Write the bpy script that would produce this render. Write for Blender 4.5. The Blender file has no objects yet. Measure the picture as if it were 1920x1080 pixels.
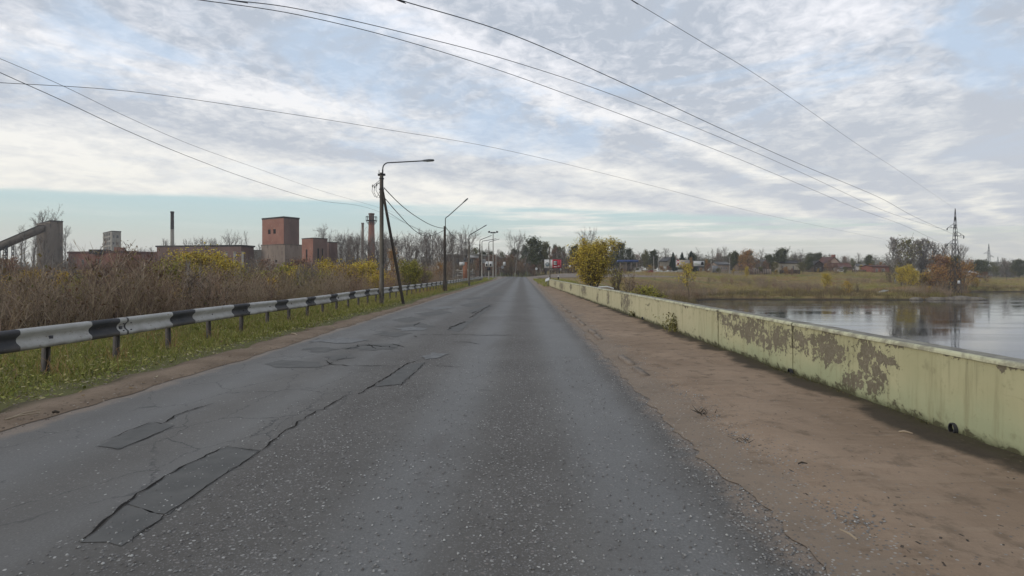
import bpy, math, random, re
import numpy as np
from mathutils import Vector, Matrix

# ------------------------------------------------------------------ camera, world, sun, exposure
scene = bpy.context.scene
F, CX, CY, H = 1000.0, 978.0, 510.0, 1.5        # focal length in photo pixels, vanishing point, eye height
camd = bpy.data.cameras.new('camera'); cam = bpy.data.objects.new('camera', camd)
scene.collection.objects.link(cam); scene.camera = cam
cam.location = (0, 0, H); cam.rotation_euler = (math.radians(90), 0, 0)
camd.sensor_width = 36; camd.lens = F / 1920 * 36
camd.shift_x = (960 - CX) / 1920; camd.shift_y = -(540 - CY) / 1920
camd.clip_start = .1; camd.clip_end = 6000

SUN_EL, SUN_AZ = math.radians(20), math.radians(-115)      # azimuth from +Y, negative = left
world = bpy.data.worlds.new('World'); scene.world = world; world.use_nodes = True
sun_d = bpy.data.lights.new('sun', 'SUN'); sun = bpy.data.objects.new('sun', sun_d); scene.collection.objects.link(sun)
sun_d.energy = 1.1; sun_d.angle = math.radians(14); sun_d.color = (1, .93, .84)
sdir = Vector((math.sin(SUN_AZ) * math.cos(SUN_EL), math.cos(SUN_AZ) * math.cos(SUN_EL), math.sin(SUN_EL)))
sun.rotation_euler = sdir.to_track_quat('Z', 'Y').to_euler(); sun.location = sdir * 50
scene.view_settings.view_transform = 'Standard'; scene.view_settings.look = 'None'
scene.view_settings.gamma = 1; scene.view_settings.exposure = 0; scene.view_settings.use_curve_mapping = False
scene.render.engine = 'CYCLES'
scene.cycles.use_denoising = True; scene.cycles.max_bounces = 6; scene.cycles.diffuse_bounces = 2
scene.cycles.transparent_max_bounces = 4; scene.cycles.use_adaptive_sampling = True; scene.cycles.adaptive_threshold = .01

class NT:
    """small helper that writes shader nodes"""
    def __init__(s, tree): s.t = tree; s.n = tree.nodes; s.l = tree.links
    def new(s, typ, **kw):
        n = s.n.new(typ)
        for k, v in kw.items(): setattr(n, k, v)
        return n
    def put(s, sock, v):
        if isinstance(v, bpy.types.NodeSocket): s.l.new(v, sock)
        elif v is not None:
            if hasattr(sock.default_value, '__len__') and not hasattr(v, '__len__'): v = [v] * len(sock.default_value)
            if hasattr(v, '__len__') and len(sock.default_value) == 4 and len(v) == 3: v = (*v, 1)
            sock.default_value = v
    def m(s, op, a, b=None, c=None):
        n = s.new('ShaderNodeMath', operation=op)
        for i, v in enumerate((a, b, c)):
            if v is not None: s.put(n.inputs[i], v)
        return n.outputs[0]
    def vm(s, op, a, b=None):
        n = s.new('ShaderNodeVectorMath', operation=op); s.put(n.inputs[0], a)
        if b is not None: s.put(n.inputs[1], b)
        return n.outputs[0]
    def noise(s, vec, scale, detail=4, rough=.55, dist=0):
        n = s.new('ShaderNodeTexNoise'); s.put(n.inputs['Vector'], vec)
        n.inputs['Scale'].default_value = scale; n.inputs['Detail'].default_value = detail
        n.inputs['Roughness'].default_value = rough; n.inputs['Distortion'].default_value = dist
        return n.outputs['Fac']
    def voro(s, vec, scale, feature='F1', out='Distance'):
        n = s.new('ShaderNodeTexVoronoi', feature=feature); s.put(n.inputs['Vector'], vec); n.inputs['Scale'].default_value = scale
        return n.outputs[out]
    def mr(s, v, a, b, c=0., d=1., smooth=True):
        n = s.new('ShaderNodeMapRange'); n.interpolation_type = 'SMOOTHSTEP' if smooth else 'LINEAR'
        s.put(n.inputs[0], v)
        for i, x in enumerate((a, b, c, d)): s.put(n.inputs[i + 1], x)
        return n.outputs[0]
    def mix(s, f, a, b, mode='MIX'):
        n = s.new('ShaderNodeMix', data_type='RGBA', blend_type=mode)
        s.put(n.inputs[0], f); s.put(n.inputs[6], a); s.put(n.inputs[7], b)
        return n.outputs[2]
    def ramp(s, f, stops, interp='LINEAR'):
        n = s.new('ShaderNodeValToRGB'); r = n.color_ramp; r.interpolation = interp
        while len(r.elements) < len(stops): r.elements.new(.5)
        for e, (p, c) in zip(r.elements, stops):
            e.position = p; e.color = (c, c, c, 1) if not hasattr(c, '__len__') else (*c, 1)
        s.put(n.inputs[0], f); return n.outputs[0]
    def xyz(s, vec):
        n = s.new('ShaderNodeSeparateXYZ'); s.put(n.inputs[0], vec); return n.outputs
    def comb(s, x, y, z):
        n = s.new('ShaderNodeCombineXYZ')
        for i, v in enumerate((x, y, z)): s.put(n.inputs[i], v)
        return n.outputs[0]
    def pos(s): return s.new('ShaderNodeNewGeometry').outputs['Position']
    def island(s): return s.new('ShaderNodeNewGeometry').outputs['Random Per Island']
    def objrand(s): return s.new('ShaderNodeObjectInfo').outputs['Random']
    def oco(s): return s.new('ShaderNodeTexCoord').outputs['Object']
    def bump(s, h, strength=.5, dist=.02):
        n = s.new('ShaderNodeBump'); n.inputs['Strength'].default_value = strength; n.inputs['Distance'].default_value = dist
        s.put(n.inputs['Height'], h); return n.outputs[0]

def build_world():
    t = NT(world.node_tree); bg = t.n['Background']
    sky = t.new('ShaderNodeTexSky', sky_type='NISHITA'); sky.sun_disc = False
    sky.sun_elevation = SUN_EL; sky.sun_rotation = SUN_AZ; sky.air_density = 1.2; sky.dust_density = 1.5
    g = t.new('ShaderNodeTexCoord').outputs['Generated']; x, y, z = t.xyz(g)
    S = .1
    zc = t.m('MAXIMUM', z, .018)
    px, py = t.m('DIVIDE', x, zc), t.m('DIVIDE', y, zc)
    P = t.comb(px, py, 0)
    n1 = t.noise(P, .22, 3); n2 = t.noise(P, .9, 5, .6)
    # streaks run along the direction 45 degrees right of the road
    al = t.m('MULTIPLY', t.m('ADD', px, py), .7); ac = t.m('SUBTRACT', px, py)
    s = t.m('ADD', ac, t.m('MULTIPLY', t.m('SUBTRACT', n1, .5), 1.7))
    s = t.m('ADD', s, t.m('MULTIPLY', t.m('SUBTRACT', n2, .5), 1.6))
    sn = t.mr(s, -12, 2, 0, 1, False)
    def q(v): return (v + 12) / 14
    band = t.ramp(sn, [(0, .85), (q(-8.6), .98), (q(-7.2), .8), (q(-6.1), .25), (q(-5.2), .42), (q(-4.5), .85), (q(-3.8), .3),
                       (q(-3.25), .22), (q(-2.8), 1.), (q(-2.35), .3), (q(-1.5), .22), (q(-1.05), .72), (q(-.4), .0), (q(.25), .1), (1, .3)])
    zq = t.m('ADD', t.m('MAXIMUM', z, 0), .16); C = t.comb(t.m('DIVIDE', x, zq), t.m('DIVIDE', y, zq), 0)
    ca, cc = t.m('MULTIPLY', t.m('ADD', t.m('DIVIDE', x, zq), t.m('DIVIDE', y, zq)), .7), t.m('SUBTRACT', t.m('DIVIDE', x, zq), t.m('DIVIDE', y, zq))
    st = t.noise(t.comb(t.m('MULTIPLY', ca, .45), cc, 3.3), 1.7, 6, .6, .5)      # fibres stretched along the streaks
    mot = t.noise(C, 19, 4, .62, .5); mid = t.noise(C, 3.2, 6, .6, .5)
    lump = t.noise(C, 6.5, 5, .6, .3)
    v = t.m('ADD', t.m('MULTIPLY', band, .86), t.m('MULTIPLY', t.m('SUBTRACT', st, .5), .9))
    v = t.m('ADD', v, t.m('MULTIPLY', t.m('SUBTRACT', mid, .5), .95)); v = t.m('ADD', v, t.m('MULTIPLY', t.m('SUBTRACT', lump, .5), .8))
    v = t.m('ADD', v, t.m('MULTIPLY', t.m('SUBTRACT', mot, .5), t.mr(z, .12, .32, .2, 1.25)))
    v = t.mr(v, .13, .90, 0, 1, False)
    el = t.mr(z, .05, .40)
    white = t.mix(el, (.97, .95, .87), (.94, .95, 1.0)); grey = t.mix(el, (.60, .63, .68), (.51, .565, .65))
    cl = t.mix(v, grey, white)
    # thin blue windows high in the deck
    hole = t.m('MULTIPLY', t.mr(t.noise(t.comb(t.m('DIVIDE', x, zq), t.m('DIVIDE', y, zq), 7.3), 1.5, 5, .6, .5), .50, .66), t.mr(z, .10, .3))
    cl = t.mix(t.m('MULTIPLY', hole, .6), cl, (.55, .71, .92))
    # clear belt under the deck, open on the left, veiled on the right
    d = t.m('SUBTRACT', py, t.m('MULTIPLY', px, .3)); d = t.m('ADD', d, t.m('MULTIPLY', t.m('SUBTRACT', n2, .5), 1.0))
    back = t.mr(y, -.1, .25)
    clear = t.m('MULTIPLY', t.mr(d, 7.9, 8.7), back)
    veil = t.mr(t.noise(t.comb(t.m('MULTIPLY', x, 2), t.m('MULTIPLY', y, 2), t.m('MULTIPLY', z, 34)), 1.5, 5, .6), .42, .62)
    veil = t.m('MULTIPLY', veil, t.mr(x, -.35, .1, .1, .85))
    clear = t.m('MULTIPLY', clear, t.m('SUBTRACT', 1, veil))
    sc = t.mix(1, sky.outputs[0], (S * .8, S * .8, S * .8), 'MULTIPLY')
    grad = t.ramp(t.mr(z, 0, .2, 0, 1, False), [(0, (.70, .70, .63)), (.25, (.68, .74, .68)), (.6, (.58, .76, .80)), (.85, (.51, .74, .86)), (1, (.51, .73, .90))])
    clr = t.mix(.85, sc, grad)
    fin = t.mix(clear, cl, clr)
    fin = t.mix(t.mr(z, .02, .085, .75, 0), fin, (.66, .66, .63))
    fin = t.mix(t.mr(z, -.05, 0, 1, 0), fin, (.35, .34, .32))
    out = t.mix(1, fin, (1 / S, 1 / S, 1 / S), 'MULTIPLY')
    t.put(bg.inputs[0], out); bg.inputs[1].default_value = S
build_world()

# ------------------------------------------------------------------ helpers
rng = np.random.default_rng(7); R = random.Random(5)
COL = scene.collection
def at(px, py, Y): return Vector(((px - CX) / F * Y, Y, H - (py - CY) / F * Y))
def gx(px, py): return (px - CX) * H / (py - CY), F * H / (py - CY)      # point of the flat road under a photo pixel

class G:
    """collects vertices and faces of one mesh, with a material slot per face"""
    def __init__(s): s.v = []; s.f = []; s.mi = []; s.n = 0
    def add(s, v, f, mi=0):
        v = np.asarray(v, float).reshape(-1, 3); f = np.asarray(f, np.int64)
        s.v.append(v); s.f.append(f + s.n); s.mi.append(np.full(len(f), mi)); s.n += len(v); return s
    def box(s, x0, x1, y0, y1, z0, z1, mi=0):
        v = [(x, y, z) for z in (z0, z1) for y in (y0, y1) for x in (x0, x1)]
        return s.add(v, [(0, 2, 3, 1), (4, 5, 7, 6), (0, 1, 5, 4), (2, 6, 7, 3), (0, 4, 6, 2), (1, 3, 7, 5)], mi)
    def prism(s, pts, z0, z1, mi=0):
        n = len(pts); v = [(p[0], p[1], z0) for p in pts] + [(p[0], p[1], z1) for p in pts]
        s.add(v, [(i, (i + 1) % n, n + (i + 1) % n, n + i) for i in range(n)], mi)
        if n == 4: s.add(v, [(3, 2, 1, 0), (4, 5, 6, 7)], mi)
        return s
    def tubes(s, p0, p1, r0, r1, n=3, mi=0):
        p0, p1 = np.atleast_2d(np.asarray(p0, float)), np.atleast_2d(np.asarray(p1, float)); m = len(p0)
        r0 = np.broadcast_to(np.asarray(r0, float), (m,)); r1 = np.broadcast_to(np.asarray(r1, float), (m,))
        d = p1 - p0; d /= np.maximum(np.linalg.norm(d, axis=1, keepdims=True), 1e-9)
        up = np.where(np.abs(d[:, 2:3]) > .9, np.array([[1., 0, 0]]), np.array([[0, 0, 1.]]))
        a = np.cross(d, up); a /= np.linalg.norm(a, axis=1, keepdims=True); b = np.cross(d, a)
        th = np.arange(n) * 2 * np.pi / n
        ring = a[:, None] * np.cos(th)[None, :, None] + b[:, None] * np.sin(th)[None, :, None]
        v = np.stack([p0[:, None] + ring * r0[:, None, None], p1[:, None] + ring * r1[:, None, None]], 1).reshape(-1, 3)
        base = (np.arange(m) * 2 * n)[:, None]; i = np.arange(n)[None]; j = (np.arange(n)[None] + 1) % n
        f = np.stack([base + i, base + j, base + n + j, base + n + i], -1).reshape(-1, 4)
        return s.add(v, f, mi)
    def path(s, pts, r, n=6, mi=0):
        """one connected tube through points, radius constant or a list"""
        pts = [Vector(p) for p in pts]; k = len(pts); rr = r if hasattr(r, '__len__') else [r] * k; V = []
        pa = None
        for i, p in enumerate(pts):
            d = (pts[min(i + 1, k - 1)] - pts[max(i - 1, 0)]).normalized()
            if pa is None: pa = d.cross(Vector((0, 0, 1)) if abs(d.z) < .9 else Vector((1, 0, 0))).normalized()
            a = (pa - d * pa.dot(d)).normalized(); pa = a; b = d.cross(a)
            for j in range(n):
                t = 2 * math.pi * j / n; V.append(p + (a * math.cos(t) + b * math.sin(t)) * rr[i])
        f = [(i * n + j, i * n + (j + 1) % n, (i + 1) * n + (j + 1) % n, (i + 1) * n + j) for i in range(k - 1) for j in range(n)]
        s.add(np.array(V), f, mi)
        if n == 4: pass
        return s
    def quads(s, c, a, b, mi=0):
        """flat quads: centre c, half vectors a and b, all (m,3)"""
        v = np.stack([c - a - b, c + a - b, c + a + b, c - a + b], 1).reshape(-1, 3)
        return s.add(v, np.arange(len(c) * 4).reshape(-1, 4), mi)
    def mesh(s, name, mats, smooth=False):
        me = bpy.data.meshes.new(name); V = np.concatenate(s.v)
        me.vertices.add(len(V)); me.vertices.foreach_set('co', V.astype(np.float32).ravel())
        loops = np.concatenate([f.ravel() for f in s.f]); tot = np.concatenate([np.full(len(f), f.shape[1]) for f in s.f])
        me.loops.add(len(loops)); me.loops.foreach_set('vertex_index', loops.astype(np.int32))
        me.polygons.add(len(tot)); st = np.concatenate([[0], np.cumsum(tot)[:-1]])
        me.polygons.foreach_set('loop_start', st.astype(np.int32))
        me.polygons.foreach_set('material_index', np.concatenate(s.mi).astype(np.int32))
        if smooth: me.polygons.foreach_set('use_smooth', np.ones(len(tot), bool))
        for m in (mats if isinstance(mats, (list, tuple)) else [mats]): me.materials.append(m)
        me.update(calc_edges=True); me.validate(); return me

def obj(name, g, mats=None, parent=None, smooth=False, loc=None):
    me = g if isinstance(g, bpy.types.Mesh) else g.mesh(name, mats, smooth)
    o = bpy.data.objects.new(name, me); COL.objects.link(o)
    if parent: o.parent = parent
    if loc is not None: o.location = loc
    return o
def tag(o, label=None, cat=None, group=None, kind=None):
    if label: o['label'] = label
    if cat: o['category'] = cat
    if group: o['group'] = group
    if kind: o['kind'] = kind
    return o
def thing(name, label, cat, loc=(0, 0, 0), rz=0, group=None):
    o = bpy.data.objects.new(name, None); COL.objects.link(o); o.location = loc; o.rotation_euler = (0, 0, rz)
    o.empty_display_size = .3
    return tag(o, label, cat, group)
def copy_tree(o, parent=None):
    c = o.copy(); COL.objects.link(c); c.parent = parent
    for ch in list(o.children): copy_tree(ch, c)
    return c
def vnoise(x, y, sc=1., seed=0):
    """value noise 0..1"""
    x = np.asarray(x, float) * sc; y = np.asarray(y, float) * sc; xi = np.floor(x); yi = np.floor(y); fx = x - xi; fy = y - yi
    fx = fx * fx * (3 - 2 * fx); fy = fy * fy * (3 - 2 * fy)
    def h(a, b): v = np.sin(a * 127.1 + b * 311.7 + seed * 74.7) * 43758.5453; return v - np.floor(v)
    return (h(xi, yi) * (1 - fx) + h(xi + 1, yi) * fx) * (1 - fy) + (h(xi, yi + 1) * (1 - fx) + h(xi + 1, yi + 1) * fx) * fy
def sstep(v, a, b): t = np.clip((np.asarray(v, float) - a) / (b - a), 0, 1); return t * t * (3 - 2 * t)

# ------------------------------------------------------------------ materials
def mat(name, fn=None, col=(.5, .5, .5), rough=.85, metal=0, spec=.3):
    m = bpy.data.materials.new(name); m.use_nodes = True; t = NT(m.node_tree); b = t.n['Principled BSDF']
    b.inputs['Base Color'].default_value = (*col, 1); b.inputs['Roughness'].default_value = rough
    b.inputs['Metallic'].default_value = metal; b.inputs['Specular IOR Level'].default_value = spec
    if fn:
        r = fn(t, b)
        if r is not None: t.put(b.inputs['Base Color'], r)
    return m
def worn(name, c1, c2, scale=3, rough=.85, metal=0, bump=.3, stretch=(1, 1, 1), lo=.35, hi=.65, c3=None):
    def fn(t, b):
        p = t.vm('MULTIPLY', t.oco(), stretch); n = t.noise(p, scale, 6, .6)
        c = t.mix(t.mr(n, lo, hi), c1, c2)
        if c3: c = t.mix(t.mr(t.noise(p, scale * 4, 5, .65), .56, .68), c, c3)
        t.put(b.inputs['Normal'], t.bump(n, bump, .01)); return c
    return mat(name, fn, rough=rough, metal=metal)
def leafmat(name, stops, rough=.7, trans=.25):
    def fn(t, b):
        c = t.ramp(t.m('FRACT', t.m('ADD', t.island(), t.m('MULTIPLY', t.objrand(), .35))), stops)
        return c
    return mat(name, fn, rough=rough, spec=.2)
M = {}
M['bark'] = worn('bark', (.075, .06, .048), (.13, .11, .09), 4, stretch=(1, 1, .3))
M['bark_pale'] = worn('bark_pale', (.40, .38, .34), (.26, .24, .21), 2, stretch=(1, 1, .5), c3=(.06, .055, .05))
M['twig'] = leafmat('twig', [(0, (.07, .052, .04)), (.5, (.11, .08, .06)), (1, (.16, .12, .09))])
M['twig_grey'] = leafmat('twig_grey', [(0, (.14, .12, .105)), (.5, (.20, .17, .15)), (1, (.28, .245, .21))])
def brush_fn(t, b):
    c = t.ramp(t.island(), [(0, (.16, .12, .09)), (.3, (.26, .19, .14)), (.55, (.34, .255, .185)), (.75, (.28, .225, .13)), (.9, (.37, .29, .21)), (1, (.46, .38, .29))])
    p = t.vm('MULTIPLY', t.pos(), (1, .5, .3)); n = t.noise(p, .16, 3); n2 = t.noise(t.vm('ADD', p, (40, 9, 3)), .3, 3)
    c = t.mix(t.mr(n, .52, .62, 0, .6), c, (.30, .165, .11)); c = t.mix(t.mr(n, .48, .38, 0, .5), c, (.19, .165, .075)); return t.mix(t.mr(n2, .55, .68, 0, .6), c, (.40, .32, .22))
M['brush'] = mat('brush', brush_fn, rough=.8, spec=.15)
M['brush_leaf'] = leafmat('brush_leaf', [(0, (.11, .06, .035)), (.35, (.17, .10, .055)), (.6, (.16, .13, .05)), (.85, (.22, .15, .08)), (1, (.12, .13, .04))])
M['leaf_yellow'] = leafmat('leaf_yellow', [(0, (.38, .28, .05)), (.4, (.56, .42, .06)), (.7, (.66, .48, .07)), (1, (.42, .39, .07))])
M['leaf_gold'] = leafmat('leaf_gold', [(0, (.36, .23, .04)), (.4, (.55, .36, .045)), (.8, (.62, .42, .06)), (1, (.4, .32, .06))])
M['leaf_lime'] = leafmat('leaf_lime', [(0, (.20, .20, .045)), (.4, (.30, .28, .05)), (.8, (.40, .34, .06)), (1, (.24, .25, .05))])
M['leaf_orange'] = leafmat('leaf_orange', [(0, (.24, .12, .045)), (.4, (.38, .19, .06)), (.8, (.42, .25, .08)), (1, (.27, .20, .07))])
M['leaf_rust'] = leafmat('leaf_rust', [(0, (.18, .10, .065)), (.5, (.25, .13, .08)), (1, (.27, .17, .10))])
M['leaf_dark'] = leafmat('leaf_dark', [(0, (.055, .065, .03)), (.5, (.09, .10, .045)), (1, (.13, .125, .06))])
M['leaf_olive'] = leafmat('leaf_olive', [(0, (.09, .09, .035)), (.5, (.15, .145, .055)), (1, (.21, .18, .07))])
M['needles'] = leafmat('needles', [(0, (.025, .04, .022)), (.5, (.04, .06, .03)), (1, (.06, .08, .04))])
M['grass'] = leafmat('grass', [(0, (.13, .15, .035)), (.25, (.20, .225, .045)), (.5, (.28, .28, .06)), (.75, (.34, .31, .09)), (1, (.38, .32, .17))])
def field_fn(t, b):
    c = t.ramp(t.island(), [(0, (.26, .20, .095)), (.4, (.38, .29, .125)), (.7, (.33, .30, .10)), (1, (.48, .38, .20))])
    p = t.vm('MULTIPLY', t.pos(), (.035, .085, 0)); n = t.noise(p, 1, 4, .6); n2 = t.noise(t.vm('ADD', p, (5, 3, 3)), 1.4, 4, .6)
    c = t.mix(t.mr(n, .50, .58, 0, .8), c, (.27, .265, .075)); c = t.mix(t.mr(n2, .54, .62, 0, .75), c, (.38, .215, .11)); return t.mix(t.mr(n2, .42, .34, 0, .6), c, (.42, .34, .14))
M['dry_grass'] = mat('dry_grass', field_fn, rough=.85, spec=.1)
M['reeds'] = leafmat('reeds', [(0, (.10, .075, .035)), (.5, (.17, .125, .055)), (1, (.23, .18, .08))])
# ------------------------------------------------------------------ terrain
WATER_Z = -5.0
def bank_x(y):      # lake shore on the road's right side
    return np.interp(y, [-100, 0, 45, 70, 100, 122, 140], [13, 12, 11, 20, 33, 40, 60]) + 1.2 * (vnoise(y, 0 * y, .12, 3) - .5)
def bank_y(x):      # far shore
    base = np.interp(x, [0, 40, 60, 80, 95, 107, 110, 130, 200, 500], [118, 126, 125, 124, 122.5, 126, 168, 172, 176, 190])
    return base + 2.2 * (vnoise(x, 0 * x, .16, 5) - .5) + 1.4 * (vnoise(x, 0 * x, .5, 6) - .5)
def road_cx(y): return np.interp(y, [-200, 60, 110, 140, 160, 180, 200, 230, 320], [-1.65, -1.65, -1.9, -3.0, -5.5, -13, -27, -60, -160])
def ground_z(x, y):
    x = np.asarray(x, float); y = np.asarray(y, float)
    n = vnoise(x, y, .09, 1) - .5; n2 = vnoise(x, y, .5, 2) - .5
    side = x - road_cx(y)
    # left of the embankment
    left = -3.0 + 1.0 * n + .25 * n2 + 1.5 * sstep(y, 120, 260)
    zl = -.04 + (left + .04) * sstep(-side, 8.2 + 4 * sstep(y, 70, 130), 15.5 + 14 * sstep(y, 70, 130))
    # right of it: shore, rising field, lake bed
    dx = bank_x(y) - x; dy = y - bank_y(x)
    d = np.maximum(np.minimum(dx, 60), dy)       # >0 on land, metres from the water
    low = WATER_Z - .15 + .95 * sstep(d, -.3, 3.2) + .12 * n2
    rise = np.interp(y, [110, 130, 150, 180, 215, 250, 300, 400, 900], [0, .35, 1.4, 3.3, 5.3, 5.9, 6.3, 7.0, 8.0])
    rise = rise * (1 - .62 * sstep(x / np.maximum(y, 1), .72, .86)) + (.9 * n + 1.5 * (vnoise(x, y, .035, 8) - .5) + .7 * (vnoise(x, y, .16, 9) - .5)) * sstep(d, 2, 14) * sstep(y, 330, 240)
    near = np.clip((70 - y) / 30, 0, 1)
    land = low + np.maximum(rise, 1.3 * sstep(d, 3, 12) * (x < 60)) * sstep(d, 1, 14)
    zr = np.where(d > -.3, land, WATER_Z - .15 - .25 * np.clip(-d, 0, 8))
    lo = 2.7 + 3.2 * sstep(y, 55, 75) + 5 * sstep(y, 80, 150); hi = lo + 8.5 + 16 * sstep(y, 60, 150)
    zr = -.04 + (zr + .04) * sstep(side, lo + 2.95, hi + 2.95)
    z = np.where(side < 0, zl, zr)
    # the side road on the right keeps its bed
    ts = np.clip((x + 2) / 92, 0, 1); dist = np.abs(y - (153 + .1 * (x + 2) + 56 * ts ** 1.7)); on = sstep(x, -2, 2) * sstep(x, 92, 60)
    k = 1 - (1 - sstep(dist, 13, 27)) * on; cy_ = 153 + .1 * (x + 2) + 56 * ts ** 1.7; z = (-.06 + .05 * np.clip(y - (cy_ - 9), 0, 24) * sstep(x, 0, 14)) * (1 - k) + z * k
    # beyond the village
    return z
def warp_axis(a, b, n, c, p):
    t = np.linspace(-1, 1, n); s = np.sign(t) * np.abs(t) ** p
    return np.where(s < 0, c + s * (c - a), c + s * (b - c))
def build_ground():
    xs = np.concatenate([np.linspace(-900, -130, 20)[:-1], np.linspace(-130, -20, 111)[:-1], np.linspace(-20, 20, 101)[:-1], np.linspace(20, 140, 121)[:-1], np.linspace(140, 900, 40)])
    ys = np.concatenate([np.linspace(-120, -4, 30)[:-1], np.linspace(-4, 40, 60)[:-1], np.linspace(40, 200, 200)[:-1], np.linspace(200, 300, 50)[:-1], np.linspace(300, 1500, 30)])
    X, Y = np.meshgrid(xs, ys); Z = ground_z(X, Y)
    nx, ny = len(xs), len(ys); i = (np.arange(ny - 1)[:, None] * nx + np.arange(nx - 1)[None]).ravel()
    g = G().add(np.stack([X, Y, Z], -1), np.stack([i, i + 1, i + 1 + nx, i + nx], -1))
    def fn(t, b):
        p = t.pos(); x, y, z = t.xyz(p)
        n = t.noise(p, .06, 5, .6); n2 = t.noise(p, 1.1, 6, .65); n3 = t.noise(t.vm('MULTIPLY', p, (.05, .16, .1)), 1., 5, .6, .4)
        litter = t.mix(t.mr(n2, .35, .65), (.09, .065, .042), (.16, .12, .075))
        fieldc = t.ramp(t.mr(n3, .25, .75, 0, 1, False), [(0, (.15, .15, .045)), (.3, (.22, .20, .065)), (.48, (.30, .23, .09)), (.62, (.32, .20, .10)), (.8, (.21, .19, .06)), (1, (.14, .10, .065))])
        fieldc = t.mix(t.mr(n2, .3, .7, .0, .55), fieldc, (.10, .08, .04))
        c = t.mix(t.mr(x, 3, 9), litter, fieldc)
        mud = t.mr(z, WATER_Z + .05, WATER_Z + .55, 1, 0); c = t.mix(mud, c, (.06, .045, .03))
        gr = t.mix(n2, (.10, .11, .035), (.17, .15, .07))
        verge = t.m('MULTIPLY', t.mr(x, -10.5, -9), t.mr(x, 2.5, 4, 1, 0)); c = t.mix(verge, c, gr)
        t.put(b.inputs['Normal'], t.bump(n2, .8, .15)); return c
    tag(obj('ground', g, mat('ground_soil', fn, rough=.95, spec=.1), smooth=True), kind='structure')
    # lake
    def wf(t, b):
        p = t.pos(); q = t.vm('MULTIPLY', p, (1, 1, 1))
        n = t.noise(q, 1.6, 3, .5); n2 = t.noise(t.vm('MULTIPLY', p, (.05, .22, 1)), 1, 4, .6)
        b.inputs['IOR'].default_value = 1.333; b.inputs['Specular IOR Level'].default_value = .5
        amp = t.mr(n2, .42, .62, .12, 1.)
        t.put(b.inputs['Normal'], t.bump(t.m('MULTIPLY', n, amp), .16, .05))
        t.put(b.inputs['Roughness'], t.mr(n2, .42, .62, .05, .12))
        return (.03, .036, .036)
    g = G().add([(-2, -120, WATER_Z), (900, -120, WATER_Z), (900, 260, WATER_Z), (-2, 260, WATER_Z)], [(0, 1, 2, 3)])
    g = G().add([(6, -120, WATER_Z), (900, -120, WATER_Z), (900, 200, WATER_Z), (6, 200, WATER_Z)], [(0, 1, 2, 3)])
    tag(obj('lake_water', g, mat('water', wf, rough=.06)), kind='structure')
build_ground()

def sheet(name, pts_l, pts_r, z, m, cols=1, zf=None, parent=None, smooth=False):
    """a ribbon between two edge lines, given row by row"""
    L, Rr = np.asarray(pts_l, float), np.asarray(pts_r, float); t = np.linspace(0, 1, cols + 1)
    P = L[:, None] * (1 - t)[None, :, None] + Rr[:, None] * t[None, :, None]
    Z = np.full(P.shape[:2], float(z)) if zf is None else zf(P[..., 0], P[..., 1], t[None, :])
    n = cols + 1; i = (np.arange(len(L) - 1)[:, None] * n + np.arange(cols)[None]).ravel()
    return obj(name, G().add(np.dstack([P, Z]), np.stack([i, i + 1, i + 1 + n, i + n], -1)), m, parent, smooth)

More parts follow.
